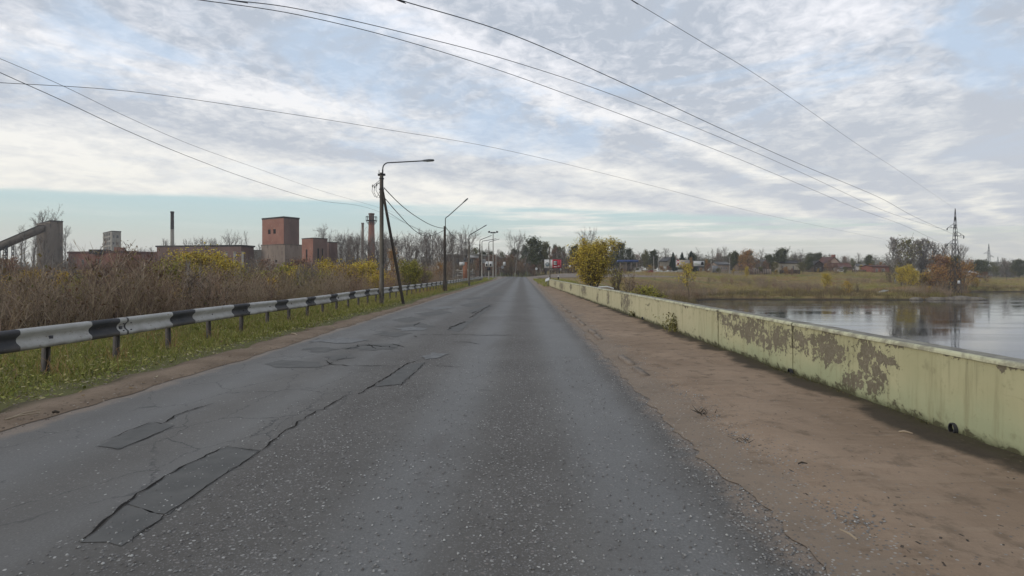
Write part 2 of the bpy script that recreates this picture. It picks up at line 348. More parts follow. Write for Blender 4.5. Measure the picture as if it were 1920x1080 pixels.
def asphalt_fn(t, b):
    p = t.pos(); x, y, z = t.xyz(p)
    p2 = t.comb(x, y, 0)
    wob = t.m('MULTIPLY', t.m('SUBTRACT', t.noise(p2, .35, 3), .5), .22); xx = t.m('ADD', x, wob)
    big = t.noise(p2, .5, 6, .65); mid = t.noise(p2, 6, 5, .7); fine = t.noise(p2, 60, 4, .75)
    c = t.mix(t.mr(big, .3, .7), (.118, .110, .098), (.176, .166, .150))
    lane = t.ramp(t.mr(xx, -5, 2, 0, 1, False), [(0, .7), (.08, .62), (.16, .8), (.25, .5), (.33, .72), (.40, .45), (.445, .1), (.50, .25), (.56, .7), (.61, .95), (.66, .6), (.697, .1), (.712, .0), (.727, .12), (.76, .55), (.81, .95), (.86, .85), (.91, .3), (1, .1)])
    c = t.mix(t.m('MULTIPLY', t.m('SUBTRACT', 1, lane), .55), c, (.088, .076, .066))
    c = t.mix(t.mr(lane, .5, .95, 0, .6), c, (.19, .188, .182))
    c = t.mix(t.mr(mid, .55, .8, 0, .4), c, (.08, .077, .073)); c = t.mix(t.mr(fine, .35, .7, 0, .45), c, (.07, .068, .064))
    # pale chippings pressed into the bitumen, fewer where the tyres run
    wv = t.noise(p2, 25, 2); pv = t.vm('ADD', p2, t.comb(t.m('MULTIPLY', wv, .03), t.m('MULTIPLY', wv, -.02), 0))
    v = t.voro(pv, 34); cellv = t.xyz(t.voro(pv, 34, out='Color'))
    dens = t.m('ADD', t.mr(lane, .1, .8, .62, .2), t.mr(t.noise(p2, 1.3, 4, .6), .3, .7, -.2, .22))
    c = t.mix(t.mr(t.noise(t.comb(x, t.m('MULTIPLY', y, .35), 4.), 1.1, 5, .65), .52, .68, 0, .45), c, (.095, .085, .075))
    dens = t.m('MULTIPLY', dens, t.mr(xx, -2.6, -1.6, .3, 1))
    chip = t.m('MULTIPLY', t.mr(v, .26, .34, 1, 0), t.m('LESS_THAN', cellv[0], dens))
    v2 = t.voro(pv, 75); c2 = t.xyz(t.voro(pv, 75, out='Color'))
    chip2 = t.m('MULTIPLY', t.mr(v2, .3, .42, 1, 0), t.m('LESS_THAN', c2[0], t.m('ADD', dens, .1)))
    stone = t.ramp(cellv[1], [(0, (.19, .165, .15)), (.6, (.25, .235, .22)), (.9, (.33, .32, .30)), (1, (.46, .44, .41))])
    c = t.mix(t.m('MULTIPLY', chip2, .6), c, (.20, .19, .185)); c = t.mix(t.m('MULTIPLY', chip, .9), c, stone)
    # fine crazing on the old left lane
    cr = t.voro(t.vm('ADD', t.comb(x, t.m('MULTIPLY', y, .6), 0), t.comb(t.m('MULTIPLY', mid, .25), t.m('MULTIPLY', big, .5), 0)), 1.6, 'DISTANCE_TO_EDGE')
    k = t.m('MULTIPLY', t.mr(cr, .0, .014, 1, 0), t.mr(big, .42, .52)); k = t.m('MULTIPLY', k, t.mr(x, -1.9, -2.3, .12, 1))
    pit = t.m('MULTIPLY', t.mr(t.noise(t.comb(x, t.m('MULTIPLY', y, .6), 7.), 9, 5, .75, .6), .63, .69), t.m('MULTIPLY', t.mr(x, -1.8, -2.4, .1, 1), t.mr(t.noise(p2, .8, 3), .45, .62))); k = t.m('MAXIMUM', k, t.m('MULTIPLY', pit, .7))
    c = t.mix(t.m('MULTIPLY', k, .7), c, (.03, .03, .03))
    # sand blown in from both edges
    sn = t.noise(p2, 2.2, 6, .7); e = t.m('MAXIMUM', t.mr(x, 1.0, 1.62, 0, 1), t.mr(x, -4.3, -4.9, 0, 1))
    s = t.mr(t.m('ADD', e, t.m('MULTIPLY', t.m('SUBTRACT', sn, .5), 1.3)), .42, .95); grit = t.mr(t.noise(p2, 45, 4, .8), .35, .6, .35, 1); c = t.mix(t.m('MULTIPLY', t.m('MULTIPLY', s, grit), .9), c, (.255, .195, .145))
    h = t.m('ADD', t.m('MULTIPLY', fine, .5), t.m('ADD', t.m('MULTIPLY', chip, .8), t.m('MULTIPLY', mid, .7)))
    t.put(b.inputs['Normal'], t.bump(h, .55, .008)); t.put(b.inputs['Roughness'], t.mr(lane, .2, .8, .88, .7))
    return c
M['asphalt'] = mat('asphalt', asphalt_fn, rough=.75, spec=.35)
def patch_fn(t, b):
    p = t.pos(); n = t.noise(p, 4, 5, .6); f = t.noise(p, 90, 3, .7)
    c = t.mix(t.mr(n, .3, .7), (.088, .086, .080), (.12, .116, .107)); c = t.mix(t.mr(f, .45, .7, 0, .5), c, (.12, .115, .11))
    t.put(b.inputs['Normal'], t.bump(f, .3, .004)); return c
M['patch'] = mat('asphalt_fresh', patch_fn, rough=.8)
M['crack'] = mat('crack_dark', lambda t, b: t.mix(t.noise(t.pos(), 9, 4), (.018, .017, .016), (.035, .032, .03)), rough=1, spec=.05)
M['patch_light'] = mat('asphalt_bleached', lambda t, b: t.mix(t.mr(t.noise(t.pos(), 5, 5, .7), .4, .6), (.135, .135, .132), (.18, .178, .172)), rough=.8)

def build_road():
    ys = np.concatenate([np.arange(-30, 60, .25), np.arange(60, 325, 2.5)])
    cx = road_cx(ys); jl = .10 * (vnoise(ys, ys * 0, 1.1, 11) - .5) + .12 * (vnoise(ys, ys * 0, .2, 12) - .5)
    jr = .09 * (vnoise(ys, ys * 0, 1.7, 13) - .5) + .07 * (vnoise(ys, ys * 0, 5, 14) - .5)
    flare = 3.5 * sstep(ys, 60, 150)
    road = sheet('road', np.stack([cx - 3.3 + jl - flare * .3, ys], 1), np.stack([cx + 3.3 + jr + .35 * sstep(ys, 30, 55) + flare, ys], 1), 0, M['asphalt'], 6)
    tag(road, kind='structure')
    t = np.linspace(0, 1, 60); cxs = -2 + t * 130; cxs = -2 + t * 92; cys = 153 + .1 * (cxs + 2) + 56 * t ** 1.7; w = 9 + 4 * np.exp(-t * 14)
    side = sheet('side_road', np.stack([cxs, cys + 12], 1), np.stack([cxs, cys - w], 1), 0,
                 M['asphalt'], 6, zf=lambda x, y, tt: np.where(x < 2, -.012, ground_z(x, y) + .05) + 0 * y)
    tag(side, kind='structure')
    # joined things in the road surface: patches, cracks
    def poly(name, px, z, m):
        pts = [gx(*q) for q in px]; out = []
        for (a, b_) in zip(pts, pts[1:] + pts[:1]):
            n = max(2, int(math.dist(a, b_) / .12))
            for k in range(n):
                s = k / n; jt = .012 if a[1] < 8.5 else .05; out.append((a[0] + (b_[0] - a[0]) * s + R.uniform(-jt, jt), a[1] + (b_[1] - a[1]) * s + R.uniform(-jt, jt) * 2))
        me = bpy.data.meshes.new(name); me.from_pydata([(x, y, z) for x, y in out], [], [tuple(range(len(out)))[::-1]]); me.materials.append(m)
        if me.polygons[0].normal.z < 0: me.flip_normals()
        o = bpy.data.objects.new(name, me); COL.objects.link(o); o.parent = road; return out
    zs = .004
    poly('patch', [(180, 838), (282, 793), (331, 797), (225, 843)], zs, M['patch'])
    poly('patch', [(235, 948), (330, 880), (425, 838), (487, 845), (400, 905), (310, 968)], zs, M['patch'])
    poly('patch', [(150, 1020), (237, 950), (308, 970), (235, 1022)], zs, M['patch'])
    poly('patch', [(705, 725), (760, 684), (796, 680), (752, 721)], zs, M['patch'])
    poly('patch', [(500, 683), (525, 676), (600, 681), (598, 689), (520, 690)], zs, M['patch'])
    poly('patch', [(838, 618), (880, 600), (900, 586), (920, 572), (925, 573), (885, 604), (862, 622)], zs, M['patch'])
    poly('patch', [(640, 652), (690, 645), (755, 646), (740, 654), (700, 657)], zs, M['patch'])
    poly('patch', [(878, 583), (915, 571), (918, 573), (884, 588)], zs, M['patch'])
    for px_ in ([(560, 655), (600, 650), (640, 655), (600, 661)], [(735, 600), (770, 594), (800, 598), (765, 605)], [(700, 628), (720, 622), (770, 625), (745, 632)], [(780, 588), (830, 582), (850, 586), (800, 593)],
                [(742, 611), (790, 606), (815, 612), (770, 618)], [(860, 572), (900, 566), (915, 569), (880, 576)], [(610, 668), (650, 664), (668, 671), (630, 675)], [(905, 553), (935, 549), (945, 552), (915, 557)], [(870, 560), (900, 556), (905, 559), (880, 563)]):
        poly('patch', px_, zs, M['patch'])
    for px_ in ([(575, 640), (640, 634), (690, 638), (650, 645)], [(745, 616), (772, 613), (800, 616), (790, 620), (755, 621)], [(790, 669), (815, 661), (838, 664), (822, 671), (800, 673)], [(800, 578), (840, 574), (850, 577), (815, 582)]):
        poly('patch', px_, .007, M['patch_light'])
    def crack(px, w, z=.008, amp=.018, step=.07):
        w *= .5
        pts = [Vector((*gx(*q), 0)) for q in px]; P = []
        for a, b_ in zip(pts, pts[1:]):
            n = max(1, int((b_ - a).length / step))
            for k in range(n): P.append(a.lerp(b_, k / n) + Vector((R.gauss(0, amp), R.gauss(0, amp), 0)) * .6)
        P.append(pts[-1]); L, Q = [], []
        for i, p in enumerate(P):
            d = (P[min(i + 1, len(P) - 1)] - P[max(i - 1, 0)]).normalized(); nrm = Vector((-d.y, d.x, 0))
            ww = w * R.uniform(.25, 1.3) * min(1, .2 + i / 3, .2 + (len(P) - 1 - i) / 3); L.append((p + nrm * ww)[:2]); Q.append((p - nrm * ww)[:2])
        sheet('crack', L, Q, z, M['crack'], 1, parent=road)
    crack([(187, 834), (232, 812), (285, 792), (300, 794)], .012); crack([(285, 793), (305, 795), (330, 780), (352, 772), (400, 757)], .018)
    crack([(182, 839), (225, 843), (330, 798)], .009)
    crack([(150, 1018), (190, 985), (235, 946), (300, 900), (350, 872), (428, 838)], .022); crack([(428, 838), (487, 846)], .016)
    crack([(240, 1020), (310, 966), (400, 905), (490, 845)], .012); crack([(490, 845), (530, 812), (590, 775), (650, 742)], .018)
    crack([(672, 740), (700, 723), (730, 705), (762, 682), (785, 676)], .024); crack([(706, 725), (752, 722), (797, 681)], .013)
    crack([(615, 683), (640, 685), (657, 687)], .04); crack([(608, 676), (622, 684)], .02); crack([(648, 655), (680, 647), (720, 650), (745, 652)], .035, amp=.08)
    crack([(690, 645), (705, 655)], .03); crack([(735, 645), (760, 652)], .03); crack([(660, 686), (752, 687)], .02)
    crack([(835, 627), (870, 628), (905, 629), (930, 629), (975, 629)], .03, amp=.05); crack([(840, 641), (880, 642), (900, 646)], .03)
    crack([(780, 628), (840, 628)], .03); crack([(800, 686), (870, 688)], .02); crack([(838, 618), (872, 603)], .05, amp=.06); crack([(880, 596), (900, 584), (922, 571)], .035, amp=.06)
    crack([(775, 611), (788, 605)], .06); crack([(776, 630), (781, 632)], .06); crack([(820, 565), (880, 566), (960, 565), (990, 566)], .05, amp=.06)
    crack([(892, 733), (905, 732), (925, 733)], .014); crack([(340, 841), (358, 842)], .015); crack([(510, 705), (520, 701)], .015)
    crack([(350, 826), (372, 828), (386, 822)], .008); crack([(245, 885), (300, 884)], .008)
    crack([(590, 695), (640, 673), (655, 668)], .012)
    for _ in range(26):
        x, y = R.uniform(420, 860), R.uniform(600, 760)
        crack([(x, y), (x + R.uniform(5, 26), y + R.uniform(-4, 2))], R.uniform(.008, .02))
    # left verge of sand between asphalt and grass
    ys = np.concatenate([np.arange(-20, 40, .12), np.arange(40, 122, 1.)]); e = vnoise(ys, 0 * ys, 1.2, 21) - .5; e2 = vnoise(ys, 0 * ys, 4, 22) - .5; e3 = vnoise(ys, 0 * ys, .25, 24) - .5
    xr = road_cx(ys) - 3.16 + .14 * e + .10 * e2; xl = xr - (.78 - .3 * sstep(ys, 12, 22)) - .35 * e3 - .3 * (vnoise(ys, 0 * ys, 2.5, 23) - .5)
    def dirt(t, b):
        p = t.pos(); n = t.noise(p, 1.2, 6, .65); f = t.noise(p, 22, 5, .75); x, y, z = t.xyz(p)
        c = t.mix(t.mr(n, .3, .7), (.17, .125, .088), (.26, .195, .14)); c = t.mix(t.mr(f, .52, .72, 0, .75), c, (.09, .07, .05))
        c = t.mix(t.m('MULTIPLY', t.mr(x, -5.25, -5.6), t.mr(n, .4, .6)), c, (.10, .085, .05))
        t.put(b.inputs['Normal'], t.bump(f, .6, .02)); return c
    M['sand'] = mat('sand_verge', dirt, rough=.95, spec=.1)
    tag(sheet('sandy_verge', np.stack([xl, ys], 1), np.stack([xr, ys], 1), .01, M['sand'], 8,
              zf=lambda x, y, tt: .006 - .03 * (tt < .01) + .045 * np.sin(np.pi * np.clip(tt, 0, 1)) * (.4 + vnoise(x, y, 3, 25)) + 0 * x, smooth=True), kind='structure')
    # right footway: concrete walk buried in sand
    ys = np.concatenate([np.arange(-12, 14, .07), np.arange(14, 62, .3), np.arange(62, 120, 2)])
    xr = wall_x(ys) + .0; xr = np.where(ys > 53, xr + 1.2 * sstep(ys, 53, 60), xr)
    xl = road_cx(ys) + 3.16 + .05 * (vnoise(ys, 0 * ys, 3, 31) - .5) + .12 * (vnoise(ys, 0 * ys, .9, 32) - .5) + .07 * (vnoise(ys, 0 * ys, 9, 33) - .5) + .05 * (vnoise(ys, 0 * ys, 23, 34) - .5) + .25 * sstep(ys, 30, 55) + 2.2 * sstep(ys, 56, 100)
    def walk(t, b):
        p = t.pos(); x, y, z = t.xyz(p); n = t.noise(p, .7, 6, .62); f = t.noise(p, 30, 5, .75); r = t.noise(t.comb(t.m('MULTIPLY', x, .7), t.m('MULTIPLY', y, 9), 0), 1.4, 5, .6, .6)
        mid = t.noise(p, 4, 6, .7)
        c = t.mix(t.mr(n, .3, .7), (.235, .168, .115), (.33, .24, .168)); c = t.mix(t.mr(r, .5, .72, 0, .5), c, (.34, .26, .185))
        c = t.mix(t.mr(mid, .5, .68, 0, .6), c, (.135, .10, .07)); c = t.mix(t.mr(f, .62, .75, 0, .6), c, (.07, .055, .045))
        pb = t.voro(p, 38); pc = t.xyz(t.voro(p, 38, out='Color')); peb = t.m('MULTIPLY', t.mr(pb, .25, .36, 1, 0), t.m('LESS_THAN', pc[0], t.mr(x, 1.75, 2.5, .62, .07)))
        c = t.mix(t.mr(t.m('ADD', x, t.m('MULTIPLY', t.m('SUBTRACT', mid, .5), .9)), 2.05, 1.7, 0, .6), c, (.20, .165, .13)); c = t.mix(t.m('MULTIPLY', peb, .85), c, t.ramp(pc[1], [(0, (.10, .09, .08)), (.6, (.24, .22, .20)), (1, (.42, .40, .36))]))
        # damp dark soil against the wall foot
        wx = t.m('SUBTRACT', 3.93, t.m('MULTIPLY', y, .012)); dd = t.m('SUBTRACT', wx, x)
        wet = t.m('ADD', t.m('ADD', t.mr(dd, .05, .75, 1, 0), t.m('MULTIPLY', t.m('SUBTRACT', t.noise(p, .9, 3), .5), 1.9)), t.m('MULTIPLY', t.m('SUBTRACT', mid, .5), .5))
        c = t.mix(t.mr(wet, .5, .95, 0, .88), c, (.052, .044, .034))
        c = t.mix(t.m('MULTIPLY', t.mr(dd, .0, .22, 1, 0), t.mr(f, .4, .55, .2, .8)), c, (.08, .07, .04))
        t.put(b.inputs['Normal'], t.bump(t.m('ADD', t.m('MULTIPLY', f, .4), t.m('ADD', mid, t.m('MULTIPLY', r, .6))), .7, .02)); return c
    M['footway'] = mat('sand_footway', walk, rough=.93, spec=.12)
    def zf(x, y, tt):
        lip = sstep(tt, 0, .16); nn = (vnoise(x, y, 2.2, 35) - .5) * .03 + (vnoise(x, y, 9, 36) - .5) * .014
        return .006 + lip * (.035 + nn + .012 * sstep(tt, .75, 1))
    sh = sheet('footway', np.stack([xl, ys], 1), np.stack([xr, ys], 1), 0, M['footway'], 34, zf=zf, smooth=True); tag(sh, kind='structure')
    def stn(t, b): return t.mix(t.mr(t.noise(t.pos(), 5, 5, .7), .4, .62), (.26, .21, .165), (.18, .145, .115))
    M['kerb'] = mat('old_kerb', stn, rough=.9)
    for k in range(16):
        y0 = 7.8 + k * 1.05; L = R.uniform(.45, .95)
        if k in (2, 3, 6, 10, 13): continue
        g = G().box(-.05, .05, -L / 2, L / 2, -.06, .02); kx = road_cx(y0) + 3.36 + R.uniform(-.03, .03)
        o = obj('kerb_stone', g, M['kerb'], sh, loc=(kx, y0, .05 + R.uniform(-.022, -.004))); o.rotation_euler = (R.uniform(-.01, .01), R.uniform(-.15, .05), R.uniform(-.04, .04))

WY = [-12, 4.2, 8, 10.3, 19.4, 30, 40, 53.6]; WX = [3.95, 3.93, 3.86, 3.80, 3.62, 3.36, 3.12, 2.8]
def wall_x(y): return np.interp(y, WY, WX)
build_road()

# ------------------------------------------------------------------ parapet wall on the right
def build_wall():
    def paint(t, b):
        p = t.pos(); x, y, z = t.xyz(p)
        n = t.noise(p, .8, 5, .6); m = t.noise(p, 5, 6, .72, .3); f = t.noise(p, 40, 4, .7)
        st = t.noise(t.comb(x, t.m('MULTIPLY', y, 7), t.m('MULTIPLY', z, .6)), 1.5, 5, .65)
        c = t.mix(t.mr(n, .3, .7), (.40, .38, .22), (.48, .455, .275))
        c = t.mix(t.mr(t.m('ADD', z, t.m('MULTIPLY', t.m('SUBTRACT', n, .5), .9)), .12, .5, .65, 0), c, (.36, .405, .25))
        c = t.mix(t.mr(y, 8.5, 13, 0, .75), c, (.52, .475, .31))
        c = t.mix(t.mr(st, .48, .72, 0, .6), c, (.27, .25, .14)); c = t.mix(t.mr(m, .56, .70, 0, .5), c, (.22, .21, .12))
        # flaking areas
        def spot(y0, z0, ry, rz):
            a = t.m('DIVIDE', t.m('SUBTRACT', y, y0), ry); d = t.m('DIVIDE', t.m('SUBTRACT', z, z0), rz)
            return t.m('SQRT', t.m('ADD', t.m('MULTIPLY', a, a), t.m('MULTIPLY', d, d)))
        k = None
        for s in ((8.7, .48, 1.25, .22), (9.9, .6, .5, .2), (6.75, .5, .65, .18), (7.3, .58, .35, .13), (5.95, .5, .28, .2), (6.1, .25, .33, .15), (5.7, .56, .16, .1), (18.6, .45, .75, .5),
                  (21.9, .35, .3, .25), (24.5, .3, .3, .3), (29, .5, 1.1, .3), (35, .5, .8, .2), (41, .4, 2.2, .3), (47, .45, 1.2, .3)):
            d = spot(*s); k = d if k is None else t.m('MINIMUM', k, d)
        edge = t.m('ADD', k, t.m('ADD', t.m('ADD', t.m('MULTIPLY', t.m('SUBTRACT', m, .5), 3.4), t.m('MULTIPLY', t.m('SUBTRACT', t.noise(p, 17, 4, .7), .5), 2.4)), t.m('MULTIPLY', t.m('SUBTRACT', t.noise(p, 1.9, 4), .5), 1.6)))
        foot = t.m('ADD', t.m('MULTIPLY', z, 7), t.m('MULTIPLY', t.m('SUBTRACT', m, .5), 5)); foot = t.m('ADD', foot, .0)
        top = t.m('ADD', t.m('MULTIPLY', t.m('SUBTRACT', .74, z), 9), t.m('MULTIPLY', t.m('SUBTRACT', m, .5), 6)); top = t.m('ADD', top, .95)
        e = t.m('MINIMUM', t.m('MINIMUM', edge, t.m('ADD', foot, .3)), top)
        isl = t.mr(t.m('ADD', t.noise(p, 9, 4, .7, .5), t.m('MULTIPLY', t.m('SUBTRACT', n, .5), .5)), .56, .59); e = t.m('ADD', e, t.m('MULTIPLY', isl, 2))
        bare = t.mr(e, .78, .84, 1, 0); rim = t.m('MULTIPLY', t.mr(e, .70, .79), t.mr(e, .84, .95, 1, 0))
        conc = t.mix(t.mr(f, .35, .65), (.17, .145, .10), (.24, .21, .155)); conc = t.mix(t.mr(m, .35, .6, .35, 0), conc, (.10, .09, .06))
        c = t.mix(bare, c, conc); c = t.mix(t.m('MULTIPLY', rim, .55), c, (.09, .085, .05))
        ck = t.voro(t.vm('ADD', p, t.comb(0, t.m('MULTIPLY', m, .5), t.m('MULTIPLY', n, .8))), 1.1, 'DISTANCE_TO_EDGE'); c = t.mix(t.m('MULTIPLY', t.m('MULTIPLY', t.mr(ck, 0, .006, 1, 0), t.mr(n, .45, .6)), .75), c, (.10, .095, .055))
        drip = t.m('MULTIPLY', t.mr(t.noise(t.comb(x, t.m('MULTIPLY', y, 11), t.m('MULTIPLY', z, .35)), 1.7, 4, .6), .56, .72), t.mr(z, .15, .72)); c = t.mix(t.m('MULTIPLY', drip, .55), c, (.17, .155, .09))
        sc2 = t.m('MULTIPLY', t.mr(t.noise(t.vm('MULTIPLY', p, (1, 1, 2.2)), 13, 5, .75, .8), .64, .70), t.mr(t.noise(p, 1.3, 3), .45, .62)); c = t.mix(t.m('MULTIPLY', sc2, .7), c, (.16, .14, .09))
        moss = t.mr(t.m('ADD', z, t.m('MULTIPLY', t.m('SUBTRACT', m, .5), .25)), .05, .15, .8, 0); c = t.mix(moss, c, (.075, .075, .035))
        t.put(b.inputs['Normal'], t.bump(t.m('ADD', t.m('MULTIPLY', t.m('SUBTRACT', 1, bare), .7), t.m('ADD', t.m('MULTIPLY', f, .2), t.m('MULTIPLY', m, .3))), .6, .008))
        return c
    M['wallpaint'] = mat('flaking_green_paint', paint, rough=.8, spec=.25)
    M['coping'] = mat('coping_concrete', lambda t, b: t.mix(t.mr(t.noise(t.pos(), 6, 6, .7), .38, .62), (.30, .28, .22), (.17, .155, .13)), rough=.9)
    M['coping_edge'] = mat('coping_paint', lambda t, b: t.mix(t.mr(t.noise(t.pos(), 7, 5, .7), .42, .62), (.52, .51, .34), (.30, .28, .20)), rough=.85)
    root = thing('parapet_wall', 'long low concrete parapet wall with flaking pale green paint beside the lake', 'wall')
    joints = [-12, -4.3, 1.6, 7.6, 10.3, 19.35, 22.2, 26.5, 30.8, 36, 42, 48, 53.6]; T = .26; Ht = .765
    for k, (a, b_) in enumerate(zip(joints, joints[1:])):
        gap = .02; ys = np.arange(a + gap, b_ - gap + .001, (b_ - a - 2 * gap) / max(2, int((b_ - a) / .22))); off = R.uniform(-.008, .008); dz = R.uniform(-.006, .006)
        zs = np.array([-.25, 0, .05, .15, .3, .45, .6, .7, Ht + dz - .03])
        X = wall_x(ys); g = G()
        YY, ZZ = np.meshgrid(ys, zs, indexing='ij'); XX = np.repeat(X[:, None], len(zs), 1) + off + .012 * (vnoise(YY, ZZ, 1.3, 41) - .5) + .006 * (vnoise(YY, ZZ, 7, 42) - .5)
        XX += .02 * (ZZ < .06)
        nz = len(zs); i = (np.arange(len(ys) - 1)[:, None] * nz + np.arange(nz - 1)[None]).ravel()
        g.add(np.dstack([XX, YY, ZZ]), np.stack([i, i + 1, i + nz + 1, i + nz], -1))
        g.add(np.dstack([XX + T, YY, ZZ]), np.stack([i, i + nz, i + nz + 1, i + 1], -1))
        for e in (0, -1):
            V = np.concatenate([np.stack([XX[e], YY[e], ZZ[e]], 1), np.stack([XX[e] + T, YY[e], ZZ[e]], 1)]); q = np.arange(nz - 1)
            f = np.stack([q, q + nz, q + nz + 1, q + 1], -1); g.add(V, f if e == 0 else f[:, ::-1])
        o = obj('wall_block', g, M['wallpaint'], root)
        # coping: thin bevelled cap, its traffic edge painted
        c = G(); zt = Ht + dz + .006 * (vnoise(ys, ys * 0, 2, 43) - .5); xf = X + off - .018 + .01 * (vnoise(ys, ys * 0, 4, 44) - .5)
        prof = [(0, -.03), (0, -.008), (.014, .008), (.04, .012), (T - .01, .008), (T + .015, -.005), (T + .015, -.03)]
        V = np.stack([np.stack([xf + px_, ys, zt + pz], 1) for px_, pz in prof], 1); n = len(prof)
        i = (np.arange(len(ys) - 1)[:, None] * n + np.arange(n - 1)[None]).ravel(); f = np.stack([i, i + 1, i + n + 1, i + n], -1); j = np.tile(np.arange(n - 1), len(ys) - 1)
        c.add(V, f[j < 3], 1); c.v.append(np.zeros((0, 3))); c.f.append(f[j >= 3]); c.mi.append(np.zeros((j >= 3).sum()))
        i0 = np.array([(0, 1, 2, 3), (0, 3, 4, 5)]); 
        obj('coping', c, [M['coping'], M['coping_edge']], root)
    # drain pipes at the foot
    M['hole'] = mat('drain_dark', col=(.012, .012, .014), rough=.9)
    M['pipe'] = mat('drain_pipe', col=(.05, .05, .055), rough=.7)
    for y0, z0, r in ((4.83, .085, .036), (7.66, .06, .04), (16.2, .07, .05)):
        g = G(); X0 = float(wall_x(y0)) - .03; th = np.linspace(0, 2 * np.pi, 15)[:-1]; n = 14
        ring = lambda rr, xx: np.stack([np.full(n, xx), y0 + rr * np.cos(th), z0 + rr * 1.4 * np.sin(th)], 1)
        V = np.concatenate([ring(r, X0 + .06), ring(r, X0), ring(r * .82, X0), ring(r * .82, X0 + .05), [[X0 + .05, y0, z0]]]); q = np.arange(n); q2 = (q + 1) % n
        for k in range(3): g.add(V, np.stack([k * n + q, k * n + q2, (k + 1) * n + q2, (k + 1) * n + q], -1), 1 if k == 2 else 0)
        g.add(V, np.stack([3 * n + q, 3 * n + q2, np.full(n, 4 * n)], -1), 1)
        obj('drain_pipe', g, [M['pipe'], M['hole']], root)
    # white curved end piece at the far end of the wall
    g = G(); a = at(1030, 531, 55); pts = [(a.x - .1 + .02 * k, a.y - .5 + .12 * k, .55 + .25 * math.sin(k / 8 * 3.0)) for k in range(9)]
    for k in range(8):
        p, q = pts[k], pts[k + 1]
        g.add([(p[0] - .35, p[1], p[2]), (p[0] + .05, p[1], p[2] + .15), (q[0] + .05, q[1], q[2] + .15), (q[0] - .35, q[1], q[2]),
               (p[0] - .35, p[1], p[2] - .08), (p[0] + .05, p[1], p[2] + .07), (q[0] + .05, q[1], q[2] + .07), (q[0] - .35, q[1], q[2] - .08)],
              [(0, 1, 2, 3), (7, 6, 5, 4), (0, 4, 5, 1), (2, 6, 7, 3)])
    g.box(pts[4][0] - .16, pts[4][0] - .06, pts[4][1] - .05, pts[4][1] + .05, 0, .62, 1)
    tag(obj('rail_end', g, [mat('white_rail', col=(.6, .6, .58)), mat('rail_post', col=(.2, .2, .2))]), 'curved white rail end on a short post at the far end of the green wall', 'rail')
build_wall()

